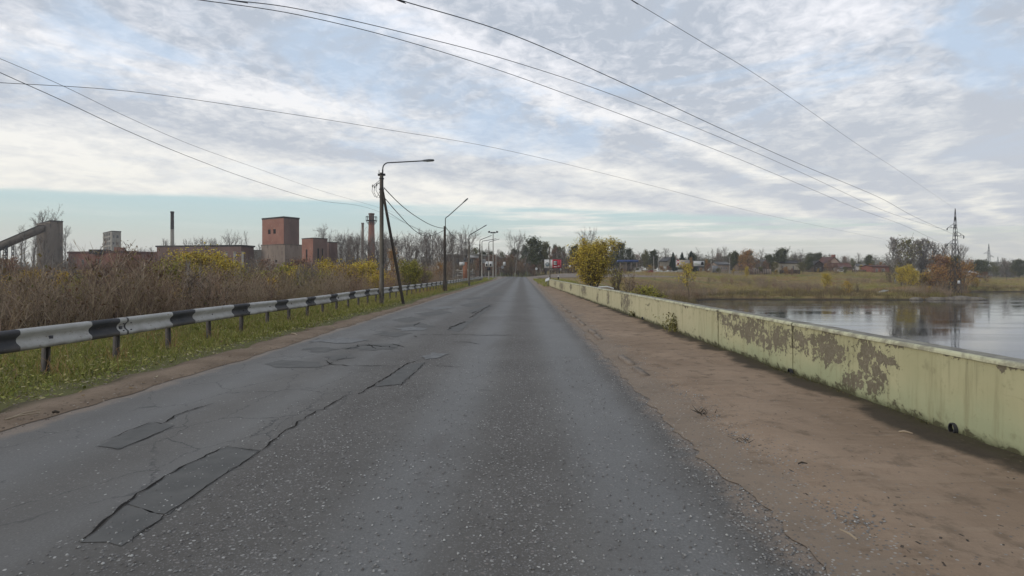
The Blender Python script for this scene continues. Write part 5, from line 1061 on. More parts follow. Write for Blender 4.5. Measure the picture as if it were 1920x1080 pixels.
def leaves(g, tips, per, size, jit, rs, mi=0, flat=1.):
    c = np.repeat(tips, per, 0) + rs.normal(0, jit, (len(tips) * per, 3)) * [1, 1, .8]; a = rs.normal(0, 1, c.shape); a /= np.linalg.norm(a, axis=1, keepdims=True); b = np.cross(a, rs.normal(0, 1, c.shape)); b /= np.linalg.norm(b, axis=1, keepdims=True)
    s = (size * rs.uniform(.6, 1.3, len(c)))[:, None]; return g.quads(c, a * s, b * s * .6, mi)
PROTO = {}
AUTO = {}
LOOK = {'bare': 'leafless grey tree', 'birch': 'slim pale-trunked birch', 'round': 'spreading bare tree', 'aspen': 'dense bare aspen', 'thinleaf': 'thin-leaved tree', 'dark': 'dark green tree', 'olive': 'dull olive tree', 'rust': 'rust-brown tree', 'brown': 'bare brown shrub', 'gold': 'golden shrub', 'orange': 'orange shrub', 'yellow': 'yellow shrub', 'lime': 'lime shrub'}
MARKS = [(-200, 'left of the concrete hopper'), (62, 'around the concrete hopper'), (128, 'before the red brick hall'), (200, 'near the pale grey tower block'), (290, 'near the thin black-topped chimney'), (370, 'at the workshop roof'), (440, 'at the right end of the workshop'), (488, 'by the square brick tower'), (565, 'by the lower brick building'), (632, 'by the slim grey chimney'),
         (705, 'right of the nearest power pole'), (770, 'left of the second lamp post'), (835, 'right of the second lamp post'), (880, 'by the third lamp post'), (918, 'by the floodlight mast'), (950, 'at the road end'), (1000, 'left of the red billboard'), (1040, 'right of the red billboard'), (1085, 'behind the big yellow willow'), (1150, 'above the blue roof'), (1200, 'near the two tall pale posts'),
         (1262, 'behind the lettered billboard'), (1298, 'behind the smaller white billboard'), (1335, 'at the long grey shed'), (1380, 'by the large orange-brown tree'), (1440, 'by the dome-shaped dark tree'), (1500, 'by the steep timber house'), (1545, 'by the pink-gabled house'), (1600, 'by the white cottage'), (1636, 'by the brick garage'), (1672, 'in the left of the lakeside grove'), (1730, 'in the right of the lakeside grove'), (1780, 'right of the lattice pylon'), (1850, 'below the distant pylons'), (1885, 'at the right edge')]
ORD = ['leftmost', 'second from left', 'third from left', 'fourth from left', 'fifth from left', 'sixth from left', 'seventh from left', 'eighth from left', 'ninth from left', 'tenth from left', 'eleventh from left', 'twelfth from left', 'thirteenth from left', 'fourteenth from left', 'fifteenth from left', 'sixteenth from left', 'seventeenth from left', 'eighteenth from left']
def auto_labels():
    zones = {'taller shrubs rising from the brush': 'tall ', 'brown brush where the road bends away': 'end-on ', 'yellowing bushes scattered through the brush': 'low ', 'brown bushes before the low warehouse': 'near ', 'tree belt behind the village': 'small distant ', 'garden bushes before the village houses': 'low roadside ', 'bare saplings behind the guardrail': 'thin young ', 'brownish trees behind the red billboard': 'brownish belt ', 'mixed trees across the far end of the road': 'road-end '}
    every = {}
    for (grp, mark), items in AUTO.items():
        for px, look, o in items: every.setdefault((zones.get(grp, ''), look, mark), []).append((px, o))
    for (z, look, mark), items in every.items():
        for i, (px, o) in enumerate(sorted(items, key=lambda q: q[0])): o['label'] = z + look + ' ' + mark + (', ' + ORD[min(i, 17)] if len(items) > 1 else '')
def proto(key, seed, h, bark, twig, leaf=None, per=2, size=.1, jit=.25, tw=.022, leafshare=1., **kw):
    rs = np.random.default_rng(seed); limbs, twigs, tips = skeleton(rs, h, **kw)
    trunk = to_limb(limbs).mesh('trunk', M[bark], True); g = G(); a = np.array([[*p, *q] for p, q, _, _ in twigs]); ribbons(g, a[:, :3], a[:, 3:], tw, rs)
    ms = [M[twig]]
    if leaf:
        sel = tips[rs.uniform(0, 1, len(tips)) < leafshare]; leaves(g, sel, per, size, jit, rs, 1); ms.append(M[leaf])
    PROTO[key] = (trunk, g.mesh('crown', ms), h)
def tree(key, name, label, cat, px, ytop, Y, w=None, group=None, rz=None, hmul=1, ybase=None):
    """stands a tree on the ground so that its top shows at ytop; w is a width factor"""
    tr, cr, h = PROTO[key]; x = (px - CX) / F * Y; gz = float(ground_z(x, Y)); zt = at(0, ytop, Y).z
    s = (zt - gz) / h; ws = s if w is None else s * w
    root = thing(name, label, cat, (x, Y, gz), R.uniform(0, 6.28) if rz is None else rz, group); root.scale = (ws, ws, s)
    if group and not label.startswith(('broad', 'half')):
        mk = [m_ for x0, m_ in MARKS if px >= x0][-1]; AUTO.setdefault((group, mk), []).append((px, LOOK[re.sub('[0-9]', '', key)], root))
    for n_, me in (('trunk', tr), ('crown', cr)): obj(n_, me, parent=root)
    return root
# kinds
for k in range(4):
    proto(f'bare{k}', 10 + k, 10, 'bark', 'twig_grey', tw=.016, spread=.26 + .05 * (k % 2), up=.7, n1=20, first=.3, twign=8, levels=3)
    proto(f'birch{k}', 20 + k, 11, 'bark_pale', 'twig', tw=.014, spread=.17, up=1.0, n1=24, first=.3, twign=6, levels=2, shape='column')
    proto(f'brown{k}', 30 + k, 7, 'bark', 'brush', 'brush_leaf', per=1, size=.06, jit=.1, tw=.015, leafshare=.35, spread=.26, up=1., n1=12, first=.18, stems=3, twign=5, levels=2, r0=.06)
for k in range(2):
    proto(f'round{k}', 40 + k, 9, 'bark', 'twig_grey', tw=.02, spread=.5, up=.45, n1=22, first=.32, twign=9, levels=3)
    proto(f'dark{k}', 50 + k, 9, 'bark', 'twig', 'leaf_dark', per=5, size=.17, jit=.35, spread=.40, up=.5, n1=22, first=.18, twign=4, levels=3)
    proto(f'olive{k}', 56 + k, 9, 'bark', 'twig', 'leaf_olive', per=3, size=.15, jit=.3, spread=.38, up=.5, n1=22, first=.2, twign=4, levels=3)
    proto(f'orange{k}', 60 + k, 7, 'bark', 'twig', 'leaf_orange', per=4, size=.09, jit=.32, leafshare=.8, spread=.42, up=.5, n1=18, first=.12, twign=4, levels=3)
    proto(f'rust{k}', 64 + k, 6, 'bark', 'twig', 'leaf_rust', per=3, size=.085, jit=.3, leafshare=.75, spread=.40, up=.5, n1=16, first=.1, twign=4, levels=3)
    proto(f'yellow{k}', 70 + k, 6, 'bark', 'twig', 'leaf_yellow', per=6, size=.062, jit=.24, spread=.42, up=.7, n1=13, first=.08, stems=2, twign=5, levels=3, r0=.07)
    proto(f'gold{k}', 74 + k, 5, 'bark', 'twig', 'leaf_gold', per=4, size=.055, jit=.2, leafshare=.7, spread=.4, up=.7, n1=12, first=.1, stems=2, twign=5, levels=2, r0=.06)
    proto(f'lime{k}', 78 + k, 5, 'bark', 'twig', 'leaf_lime', per=5, size=.06, jit=.22, spread=.42, up=.8, n1=12, first=.08, stems=3, twign=4, levels=3, r0=.06)
for k in range(2):
    proto(f'aspen{k}', 95 + k, 11, 'bark_pale', 'twig_grey', tw=.024, spread=.20, up=1.1, n1=30, first=.3, twign=7, levels=3, shape='oval', r0=.12)
proto('thinleaf', 98, 9, 'bark', 'twig_grey', 'leaf_olive', per=2, size=.1, jit=.25, tw=.022, leafshare=.35, spread=.30, up=.8, n1=24, first=.28, twign=6, levels=3)
proto('sapling', 90, 4.5, 'bark', 'twig', 'leaf_yellow', per=2, size=.07, jit=.14, spread=.42, up=.6, n1=14, first=.42, twign=5, levels=2, r0=.055)
proto('willow', 91, 7.6, 'bark', 'twig', 'leaf_yellow', per=4, size=.055, jit=.2, leafshare=.8, tw=.012, spread=.34, up=1.1, n1=14, first=.14, stems=9, twign=6, levels=3, r0=.075, shape='oval')
proto('willow_bare', 92, 6, 'bark', 'twig', 'leaf_lime', per=1, size=.05, jit=.12, tw=.014, leafshare=.3, spread=.3, up=1.2, n1=9, first=.15, stems=5, twign=6, levels=2, r0=.06)
def spruce(key, seed, h=10):
    rs = np.random.default_rng(seed); g = G(); n = 26
    for k in range(n):
        z = h * (.08 + .9 * k / n); L = h * .24 * (1 - k / n) ** .85 + .15; m_ = 9 if k < 18 else 6
        for j in range(m_):
            a = 2 * math.pi * (j + rs.uniform(-.3, .3)) / m_ + k; l = L * rs.uniform(.75, 1.15); d = np.array([math.cos(a), math.sin(a), -.28]); p0 = np.array([0, 0, z]); t = np.linspace(.15, 1, 6)
            c = p0 + d * l * t[:, None]; s = np.array([-math.sin(a), math.cos(a), 0]); wd = .05 + .3 * l * (1 - t)[:, None] + .06
            g.quads(c + rs.normal(0, .03, c.shape), np.tile(d * l * .1, (6, 1)), s * wd); g.quads(c - [0, 0, .08], np.tile(d * l * .1, (6, 1)), np.tile([0, 0, .14 + .05 * l], (6, 1)))
    PROTO[key] = (G().tubes([(0, 0, -.3)], [(0, 0, h)], .16, .02, 6).mesh('trunk', M['bark'], True), g.mesh('crown', M['needles']), h)
spruce('spruce0', 1); spruce('spruce1', 2)

# ---- distinctive single trees and bushes
tree('willow', 'willow', 'big yellow-green willow with many stems just behind the far part of the green wall', 'tree', 1111, 449, 62, 1.36, rz=.6)
tree('willow_bare', 'willow', 'nearly bare multi-stemmed willow close to the right of the big yellow one', 'tree', 1157, 482, 60, .8, rz=1.)
tree('brown1', 'bare_shrub', 'low bare brown shrub behind the wall between the willows and the small yellow tree', 'bush', 1180, 503, 58, .9)
tree('brown2', 'bare_shrub', 'smallest bare shrub behind the wall with a green foot', 'bush', 1207, 520, 55, 1.1)
tree('lime1', 'green_shrub', 'tiny yellow-green bush at the foot of the bare shrubs behind the wall', 'bush', 1221, 538, 54, 1.2)
tree('sapling', 'young_tree', 'small slender yellow tree standing alone on the lake bank', 'tree', 1293, 500, 112, .85, rz=2.)
tree('yellow0', 'bank_bush', 'round yellow-green bush on the bank above the shore, middle of the field', 'bush', 1548, 510, 150, .8)
tree('brown0', 'bank_bush', 'brown bare bush at the waterline left of the yellow bank bush', 'bush', 1515, 528, 128, .9)
tree('gold0', 'bank_bush', 'golden bush at the waterline below the village garage', 'bush', 1590, 526, 129, 1.0)
tree('brown3', 'bank_bush', 'dense brown bush on the shore just right of the golden one', 'bush', 1608, 528, 131, 1.2)
tree('round0', 'bare_tree', 'wide bare tree straight ahead left of the road end, clear against the sky', 'tree', 969, 445, 205, .75)
tree('round1', 'bare_tree', 'pale bare tree rising behind the big yellow willow', 'tree', 1103, 440, 120, .6)
tree('dark0', 'evergreen_tree', 'tall dark green tree at the end of the road left of the red billboard', 'tree', 1004, 451, 195, .72)
tree('olive0', 'green_tree', 'dull green tree tucked right against the tall dark one at the road end', 'tree', 1021, 459, 196, .55)
tree('dark1', 'evergreen_tree', 'dark bushy tree between the red billboard and the yellow willow', 'tree', 1079, 465, 205, .6)
tree('dark0', 'evergreen_tree', 'dark round tree above the blue-roofed shelter', 'tree', 1161, 459, 238, .62)
tree('dark1', 'evergreen_tree', 'smaller dark tree to the right of the one above the blue roof', 'tree', 1180, 470, 238, .55)
tree('olive1', 'green_tree', 'thin green tree just left of the teal round tree', 'tree', 1209, 471, 236, .4)
tree('dark1', 'evergreen_tree', 'wide dark teal tree behind the two tall pale posts', 'tree', 1226, 473, 240, .75)
tree('bare1', 'bare_tree', 'dense bare tree right of the tallest pale post', 'tree', 1247, 465, 245, .75)
for px, yt, w, lab in ((1262, 471, .85, 'small pointed spruce left of the lettered billboard'), (1279, 471.5, 1.15, 'broad pointed spruce above the lettered billboard'), (1296, 468.5, 1.2, 'tallest pointed spruce between the two white billboards')): tree(f'spruce{int(px) % 2}', 'spruce', lab, 'tree', px, yt, 238, w)
tree('birch1', 'birch', 'pale leafless birch above the smaller white billboard', 'tree', 1311, 466, 236, 1.0)
tree('orange0', 'autumn_tree', 'narrow orange tree just right of the smaller white billboard', 'tree', 1326, 488, 212, .5); tree('orange1', 'autumn_tree', 'narrow orange tree squeezed between the two white billboards', 'tree', 1296.5, 485, 215, .42)
for px, yt, k in ((1337, 466, 0), (1345, 465, 1), (1351, 468, 2), (1359, 463, 3)): tree(f'bare{k}', 'bare_tree', 'tall bare tree in the tight group over the long grey shed', 'tree', px, yt, 236 + k * 2, .55, group='bare trees over the long grey shed')
tree('dark0', 'evergreen_tree', 'dark green tree at the right end of the long grey shed', 'tree', 1377, 474, 222, .6)
tree('orange1', 'autumn_tree', 'large round orange-brown tree, the biggest autumn crown of the village', 'tree', 1403, 472, 214, 1.1); tree('orange0', 'autumn_tree', 'lower orange tree leaning out left of the large orange-brown one', 'tree', 1391, 480, 212, .6)
tree('birch2', 'birch', 'bare pale birch right of the large orange-brown tree', 'tree', 1424, 466, 218, 1.1)
tree('yellow1', 'bank_bush', 'small green-yellow bush in the field under the large orange-brown tree', 'bush', 1400, 500, 175, .5)
tree('dark1', 'evergreen_tree', 'small dark round tree left of the big dark dome', 'tree', 1442, 480, 232, .7); tree('rust0', 'autumn_tree', 'low rust-red bushy tree below the small dark round one', 'tree', 1437, 490, 208, .8)
tree('dark0', 'evergreen_tree', 'big dome-shaped dark tree behind the long low house', 'tree', 1464, 469, 238, .85, rz=.3); tree('olive0', 'green_tree', 'olive bush in front of the long low house', 'bush', 1452, 494, 208, .9)
tree('bare2', 'bare_tree', 'wide bare tree behind the long low house', 'tree', 1502, 471, 246, 1.1); tree('bare0', 'bare_tree', 'smaller bare tree just right of the long low house', 'tree', 1493, 473, 250, .8)
tree('dark1', 'evergreen_tree', 'dark tree left of the steep timber house', 'tree', 1517, 484, 222, .85); tree('olive1', 'green_tree', 'drab green bush below the steep timber house', 'bush', 1505, 493, 212, 1.)
tree('rust1', 'autumn_tree', 'rust-red tree in front of the long brown roof', 'tree', 1556, 489, 216, .6); tree('birch0', 'birch', 'slim white birch standing in front of the white cottage', 'tree', 1604, 486, 205, .8)
tree('bare3', 'bare_tree', 'bare grey tree behind the pale pink gable', 'tree', 1581, 479, 256, .7); tree('bare1', 'bare_tree', 'thin bare tree behind the village left of the white cottage', 'tree', 1609, 474, 256, .5)
tree('dark0', 'evergreen_tree', 'dark pointed tree behind the white cottage', 'tree', 1628, 480, 236, .6); tree('orange0', 'autumn_tree', 'orange bush over the roof of the brick garage', 'bush', 1650, 492, 214, .6); tree('olive1', 'green_tree', 'olive tree over the middle of the brown-roofed houses', 'tree', 1599, 487, 225, .5)
for i, (px, yt, Y, w, k) in enumerate(((1679, 440, 165, 1.1, 'aspen1'), (1697, 449, 160, .8, 'thinleaf'), (1694, 443, 172, .95, 'aspen0'), (1707, 445, 168, 1.1, 'aspen1'), (1720, 444, 170, .9, 'aspen0'), (1731, 443, 172, .85, 'aspen1'), (1741, 446, 168, .85, 'aspen0'), (1751, 448, 174, .85, 'aspen1'), (1760, 450, 170, .85, 'aspen0'), (1768, 454, 176, 1., 'aspen1'))):
    lab = {0: 'broad bare tree at the left end of the lakeside grove', 1: 'half-green tree inside the left part of the lakeside grove'}.get(i, 'tall leafless tree in the lakeside grove left of the lattice pylon')
    tree(k, 'grove_tree', lab, 'tree', px, yt, Y, w, group='trees of the lakeside grove')
for i, px in enumerate((1783, 1797, 1806)): tree(f'bare{i}', 'bare_tree', 'faint far bare tree behind the lattice pylon', 'tree', px, 455 + 3 * i, 235, .8, group='faint trees behind the pylon')
for px, yt, Y, w, k, lab in ((1690, 499, 150, .9, 'yellow0', 'yellow-green bush at the foot of the grove, leftmost'), (1706, 497, 146, .9, 'yellow1', 'tall yellow bush below the middle of the grove'), (1726, 505, 150, .9, 'gold1', 'golden thin bush between the yellow and the orange ones below the grove'),
    (1757, 486, 156, .75, 'rust0', 'crimson-brown bush left of the lattice pylon'), (1775, 483, 158, .8, 'orange0', 'big orange bush directly behind the lattice pylon'), (1752, 503, 148, .9, 'orange1', 'lower orange bush left of the lattice pylon'), (1788, 488, 160, .6, 'olive0', 'olive bush touching the right leg of the lattice pylon'),
    (1806, 497, 155, .7, 'orange1', 'bright orange bush right of the lattice pylon'), (1823, 512, 178, .9, 'orange0', 'orange bush on the far shore left of the ochre house'), (1831, 521, 176, .9, 'gold0', 'low golden bush on the far shore below the ochre house'), (1849, 510, 190, .8, 'rust1', 'rust-brown bush right of the ochre house'),
    (1733, 522, 140, 1.1, 'brown0', 'brown thicket bush on the spit below the grove'), (1765, 518, 138, 1.1, 'brown1', 'brown thicket bush on the spit left of the pylon foot'), (1800, 520, 135, .9, 'brown2', 'brown thicket bush right of the pylon foot'), (1742, 535, 131, 1., 'gold1', 'low golden bush near the tip of the spit'),
    (1668, 492, 165, .8, 'brown3', 'brown leafless bush left of the grove foot')):
    tree(k, 'autumn_bush', lab, 'bush', px, yt, Y, w)
tree('dark1', 'evergreen_tree', 'wide dark tree below the nearer distant pylon', 'tree', 1838, 491, 260, 1.15); tree('dark0', 'evergreen_tree', 'dark tree half merged into the wide one below the distant pylon', 'tree', 1826, 495, 262, .8)
tree('round0', 'bare_tree', 'round dark bare tree standing alone on the far right shore', 'tree', 1888, 491, 215, .75); tree('olive1', 'green_tree', 'low dark thicket tree left of the lone round bare tree', 'tree', 1868, 500, 270, .9)
tree('dark0', 'evergreen_tree', 'low dark tree at the right edge of the picture', 'tree', 1912, 505, 280, .9); tree('olive0', 'green_tree', 'dull green tree right of the lone round bare tree', 'tree', 1901, 503, 275, .8)
# left: yellow and golden bushes and single trees
for px, yt, Y, w, k, lab in ((52, 505, 52, 1., 'gold0', 'small golden bush below the sloping conveyor'), (362, 464, 62, 1.25, 'yellow0', 'large rounded yellow-green bush before the workshop, leftmost of the yellow mass'), (400, 478, 60, 1.2, 'yellow1', 'yellow-green bush right of the large rounded one before the workshop'),
    (322, 488, 58, 1.2, 'lime0', 'lime shrub at the left end of the yellow mass before the workshop'), (425, 493, 66, 1.2, 'lime1', 'low lime bush before the three pale columns'), (540, 497, 62, 1.0, 'lime0', 'lime bush at the foot of the brick tower'), (562, 500, 60, .9, 'yellow1', 'yellow bush right of the lime one under the brick tower'),
    (607, 489, 62, .9, 'yellow1', 'yellow bush below the lower red brick building'), (650, 487, 60, 1.1, 'gold1', 'golden bush left of the nearest power pole'), (682, 484, 62, 1., 'yellow0', 'yellow bush directly behind the nearest power pole'), (690, 496, 74, .8, 'gold0', 'low golden bush at the left foot of the nearest power pole'),
    (768, 488, 64, 1., 'lime1', 'lime bush right of the leaning strut of the nearest pole'), (823, 495, 100, .7, 'orange1', 'dull orange bush left of the second lamp post'), (740, 470, 120, .5, 'orange0', 'thin orange-brown tree between the nearest and the second post'), (170, 497, 60, .8, 'gold1', 'sparse golden bush before the red brick hall'),
    (112, 508, 50, .8, 'gold0', 'sparse yellow bush left of the red brick hall'), (125, 545, 42, 1.1, 'lime0', 'dark green bush among the brown brush above the guardrail'), (20, 525, 60, 1.2, 'olive0', 'dull green thicket below the conveyor at the left edge')):
    tree(k, 'shrub', lab, 'bush', px, yt, Y, w)
GBL = 'bare saplings behind the guardrail'
for i in range(84):     # tall thin bare trees in the brush, each with its own place
    px = R.uniform(-60, 660); Y = R.uniform(45, 120); yt = 503 - R.uniform(0, 30) - (12 if px > 560 else 0)
    if 490 < px < 640: yt += 12
    tree(('birch%d' if i % 3 else 'bare%d') % (i % 4), 'bare_sapling', 'thin leafless sapling standing in the brown brush before the factory', 'tree', px, yt, Y, R.uniform(.5, .9), group=GBL)
for px, yt, Y, k, w in ((76, 391, 190, 'bare0', .7), (108, 394, 192, 'birch1', .7), (95, 402, 194, 'birch2', .8), (40, 425, 190, 'birch0', .9), (62, 415, 196, 'birch3', .8), (52, 440, 150, 'birch1', .9), (72, 450, 120, 'birch0', .8), (82, 440, 130, 'bare3', .6), (30, 452, 160, 'birch2', .9), (120, 422, 196, 'bare2', .6), (60, 455, 120, 'birch3', .9), (92, 470, 110, 'birch2', .8), (134, 470, 200, 'bare1', .6)):
    tree(k, 'bare_tree', 'tall leafless tree around the concrete hopper tower', 'tree', px, yt, Y, w, group='bare trees around the concrete hopper')
for px, yt, k in ((305, 448, 'bare1'), (332, 452, 'birch2'), (352, 447, 'bare2'), (368, 445, 'bare0'), (377, 446, 'bare3'), (392, 448, 'bare1'), (404, 446, 'bare2'), (418, 450, 'birch1'), (434, 447, 'round0'), (455, 446, 'birch3'), (461, 436, 'birch0'), (484, 456, 'bare0'), (606, 434, 'round1'), (618, 440, 'bare2'), (280, 462, 'bare0'), (268, 466, 'bare3')):
    tree(k, 'bare_tree', 'leafless tree showing over the factory roofs', 'tree', px, yt, 245, .6, group='bare trees over the factory roofs')
for i in range(46):     # wood between the brick building and the third lamp post
    px = 628 + i * 5.6 + R.uniform(-5, 5); Y = R.uniform(120, 215); yt = 452 + R.uniform(-14, 14)
    if 790 < px < 865 and i % 3 == 0: yt = 437 + R.uniform(-2, 6)
    tree(('bare%d', 'birch%d', 'round%d')[i % 3] % (i % (2 if i % 3 == 2 else 4)), 'woodland_tree', 'leafless tree of the wood behind the lamp posts', 'tree', px, yt, Y, R.uniform(.55, .85), group='leafless trees of the wood behind the lamp posts')
for px, yt, w in ((813, 432, .8), (846, 430, .75), (762, 437, .7), (737, 444, .6), (640, 436, .6), (660, 440, .6)):
    tree('bare%d' % (int(px) % 4), 'woodland_tree', 'leafless tree of the wood behind the lamp posts', 'tree', px, yt, 165, w, group='leafless trees of the wood behind the lamp posts')
for i in range(26):     # trees flanking the road end
    px = 868 + i * 9.5 + R.uniform(-4, 4); Y = R.uniform(205, 250); yt = 468 + R.uniform(-6, 8)
    tree(('dark0', 'bare1', 'olive1', 'birch2', 'dark1', 'bare3')[i % 6], 'roadside_tree', 'tree of the mixed belt across the far end of the road', 'tree', px, yt, Y, R.uniform(.45, .7), group='mixed trees across the far end of the road')
for i in range(24):
    px = 1030 + i * 4.2 + R.uniform(-4, 4); tree(('birch0', 'bare2', 'rust0', 'birch3')[i % 4], 'roadside_tree', 'brownish tree behind the red billboard and the willow', 'tree', px, 470 + R.uniform(-5, 9), R.uniform(212, 240), .6, group='brownish trees behind the red billboard')
for i in range(70):     # village skyline
    px = 1150 + i * 11 + R.uniform(-6, 6); Y = R.uniform(262, 330); yt = 484 + R.uniform(-9, 9) + (6 if px > 1600 else 0)
    tree(('dark0', 'bare0', 'olive0', 'bare1', 'rust1', 'birch1', 'dark1')[i % 7], 'village_tree', 'small tree of the belt behind the village', 'tree', px, yt, Y, R.uniform(.7, 1.1), group='tree belt behind the village')
for i in range(46):     # hedge line of bushes at the foot of the village
    px = 1170 + i * 11.3 + R.uniform(-5, 5); Y = R.uniform(198, 226); tree(('rust0', 'brown0', 'olive1', 'brown1', 'gold1', 'brown2', 'orange1')[i % 7], 'garden_bush', 'garden bush in front of the village houses', 'bush', px, 500 + R.uniform(-7, 5), Y, R.uniform(.6, 1.2), group='garden bushes before the village houses')

M['twig_red'] = leafmat('twig_red', [(0, (.15, .085, .065)), (.5, (.22, .13, .10)), (1, (.28, .18, .14))]); M['twig_tan'] = leafmat('twig_tan', [(0, (.20, .155, .115)), (.5, (.28, .22, .165)), (1, (.36, .29, .23))]); M['twig_dark'] = leafmat('twig_dark', [(0, (.07, .055, .045)), (.5, (.11, .085, .07)), (1, (.15, .12, .095))])
for k, tw_ in enumerate(('twig_red', 'twig_tan', 'twig_dark', 'twig_red', 'twig_tan')):
    proto(f'thicket{k}', 130 + k, 4, 'bark', tw_, 'brush_leaf', per=1, size=.022, jit=.06, tw=.0075, leafshare=.3, spread=.34, up=.9, n1=11, first=.12, stems=5, twign=7, levels=2, r0=.035)
LOOK.update({'thicket': 'leafless bush'}); TK = ['reddish', 'tan', 'dark', 'russet', 'straw-coloured']
for i in range(150):
    Y = 13 + 62 * R.random() ** 1.3; x = -R.uniform(11.5, 1.0 * Y + 4); px = CX + x / Y * F
    if px < -30: continue
    gz = float(ground_z(x, Y)); k = i % 5; hh = R.uniform(1.9, 3.1) + .018 * Y; yt = CY - (gz + hh - H) / Y * F
    near = 'in the first row behind the guardrail' if -x < 15 else 'deep in brush' if Y > 45 else 'in the middle of the brush'
    sh_ = R.choice(['tall narrow', 'broad', 'spreading', 'upright', 'dense', 'airy']); mk = [m_ for x0, m_ in MARKS if px >= x0][-1]
    o = tree(f'thicket{k}', 'leafless_bush', f'{sh_} {TK[k]} leafless bush', 'bush', px, yt, Y, {'tall narrow': .7, 'broad': 1.3, 'spreading': 1.45, 'upright': .85, 'dense': 1.05, 'airy': 1.0}[sh_]); o['group'] = 'leafless bushes behind the guardrail'
    THK = globals().setdefault('THICK', {}); THK.setdefault((f'{sh_} {TK[k]} bare bush {near} {mk}'), []).append((px, o))
for i in range(40):
    px = R.uniform(-10, 690); tree(('brown0', 'thicket3', 'rust0', 'brown1', 'thicket1', 'brown2', 'rust1', 'brown3')[i % 8], 'tall_shrub', 'x', 'bush', px, 497 - R.uniform(0, 16), R.uniform(55, 105), R.uniform(.8, 1.3), group='taller shrubs rising from the brush')
for lab, it in THICK.items():
    for i, (px, o) in enumerate(sorted(it, key=lambda q: q[0])): o['label'] = (lab + (', ' + ORD[i] if len(it) > 1 else '')).replace('in the first row behind the guardrail', 'close behind guardrail').replace('in the middle of the brush', 'mid brush').replace('second from left', 'second').replace('third from left', 'third')
# brown wood in front of the low warehouse and round the road end
for i in range(26):
    px = 838 + i * 5.6 + R.uniform(-2, 2); tree(('brown0', 'rust1', 'brown2', 'birch1', 'brown3')[i % 5], 'woodland_bush', 'x', 'bush', px, 483 + R.uniform(-6, 10) - (px > 930) * 4, R.uniform(140, 185) + (px > 930) * 15, R.uniform(.8, 1.2), group='brown bushes before the low warehouse')
    
for i in range(34):     # brush straight ahead where the road bends away
    px = 944 + i * 4.1 + R.uniform(-3, 3); tree(('brown0', 'thicket0', 'rust0', 'brown2', 'thicket1', 'birch2')[i % 6], 'roadside_bush', 'x', 'bush', px, 491 + R.uniform(-9, 7), R.uniform(192, 216), R.uniform(1., 1.7), group='brown brush where the road bends away')
for px, py_, Y, k in ((28, 535, 30, 'gold1'), (150, 520, 48, 'lime0'), (236, 515, 52, 'gold0'), (275, 524, 40, 'lime1'), (330, 530, 38, 'gold1'), (480, 514, 48, 'lime0'), (515, 519, 42, 'gold0'), (590, 512, 50, 'lime1'), (632, 515, 46, 'gold1'), (720, 506, 58, 'gold0'), (700, 512, 50, 'yellow0'), (795, 508, 72, 'lime0'), (200, 550, 27, 'lime1')):
    tree(k, 'leafy_bush', 'x', 'bush', px, py_, Y, R.uniform(.8, 1.2), group='yellowing bushes scattered through the brush')
auto_labels()
# ---- masses: brush, field herbs, reeds, far wood, grass
def shrub_arrays(seed, stems=9, h=1., leafn=40):
    rs = np.random.default_rng(seed); g = G(); P0, P1, W = [], [], []
    for s in range(stems):
        d = np.array([rs.normal(0, .28), rs.normal(0, .28), 1]); p = np.array([rs.normal(0, .06), rs.normal(0, .06), -.08]); L = rs.uniform(.6, 1.05) * h; n = 4
        for k in range(n):
            q = p + d / np.linalg.norm(d) * L / n; P0.append(p); P1.append(q); W.append(.008 * (1 - k / 5))
            if k:
                for j in range(4):
                    a = rs.normal(0, .55, 3); a[2] = abs(a[2]) + .75; e = q + a / np.linalg.norm(a) * L * rs.uniform(.12, .32); P0.append(q); P1.append(e); W.append(.0035)
                    for _ in range(2): a2 = a + rs.normal(0, .35, 3); f = e + a2 / np.linalg.norm(a2) * L * rs.uniform(.05, .16); P0.append(e); P1.append(f); W.append(.0028)
            p = q; d = d + rs.normal(0, .12, 3)
    P0, P1, W = np.array(P0), np.array(P1), np.array(W); ribbons(g, P0, P1, W, rs); nt = len(P0)
    tips = P1[rs.integers(0, nt, leafn)]; leaves(g, tips, 1, .016, .02, rs, 1)
    return np.concatenate(g.v), np.concatenate([f for f in g.f if len(f)]), np.concatenate(g.mi)
SHR = [shrub_arrays(200 + k, 8 + k % 4, leafn=24 + 14 * (k % 3)) for k in range(8)]
def scatter(name, pts, hs, ws, label, cat, mats, variants=SHR, rs=np.random.default_rng(3), kind='stuff'):
    g = G()
    for vi, (V, Fc, Mi) in enumerate(variants):
        idx = np.arange(len(pts))[vi::len(variants)]
        if not len(idx): continue
        a = rs.uniform(0, 2 * np.pi, len(idx)); c, s = np.cos(a), np.sin(a); h, w = hs[idx], ws[idx]
        X = (V[None, :, 0] * c[:, None] - V[None, :, 1] * s[:, None]) * w[:, None] + pts[idx, 0:1]; Y = (V[None, :, 0] * s[:, None] + V[None, :, 1] * c[:, None]) * w[:, None] + pts[idx, 1:2]; Z = V[None, :, 2] * h[:, None] + pts[idx, 2:3]
        g.add(np.stack([X, Y, Z], -1), (Fc[None] + (np.arange(len(idx)) * len(V))[:, None, None]).reshape(-1, 4)); g.mi[-1] = np.tile(Mi, len(idx))
    o = obj(name, g, mats); return tag(o, label, cat, kind=kind)
def field_pts(n, fx, y0, y1, rs, p=1.):
    y = y0 + (y1 - y0) * rs.uniform(0, 1, n) ** p; lo, hi = fx(y); x = lo + (hi - lo) * rs.uniform(0, 1, n); return np.stack([x, y, ground_z(x, y)], 1)
rs = np.random.default_rng(17)
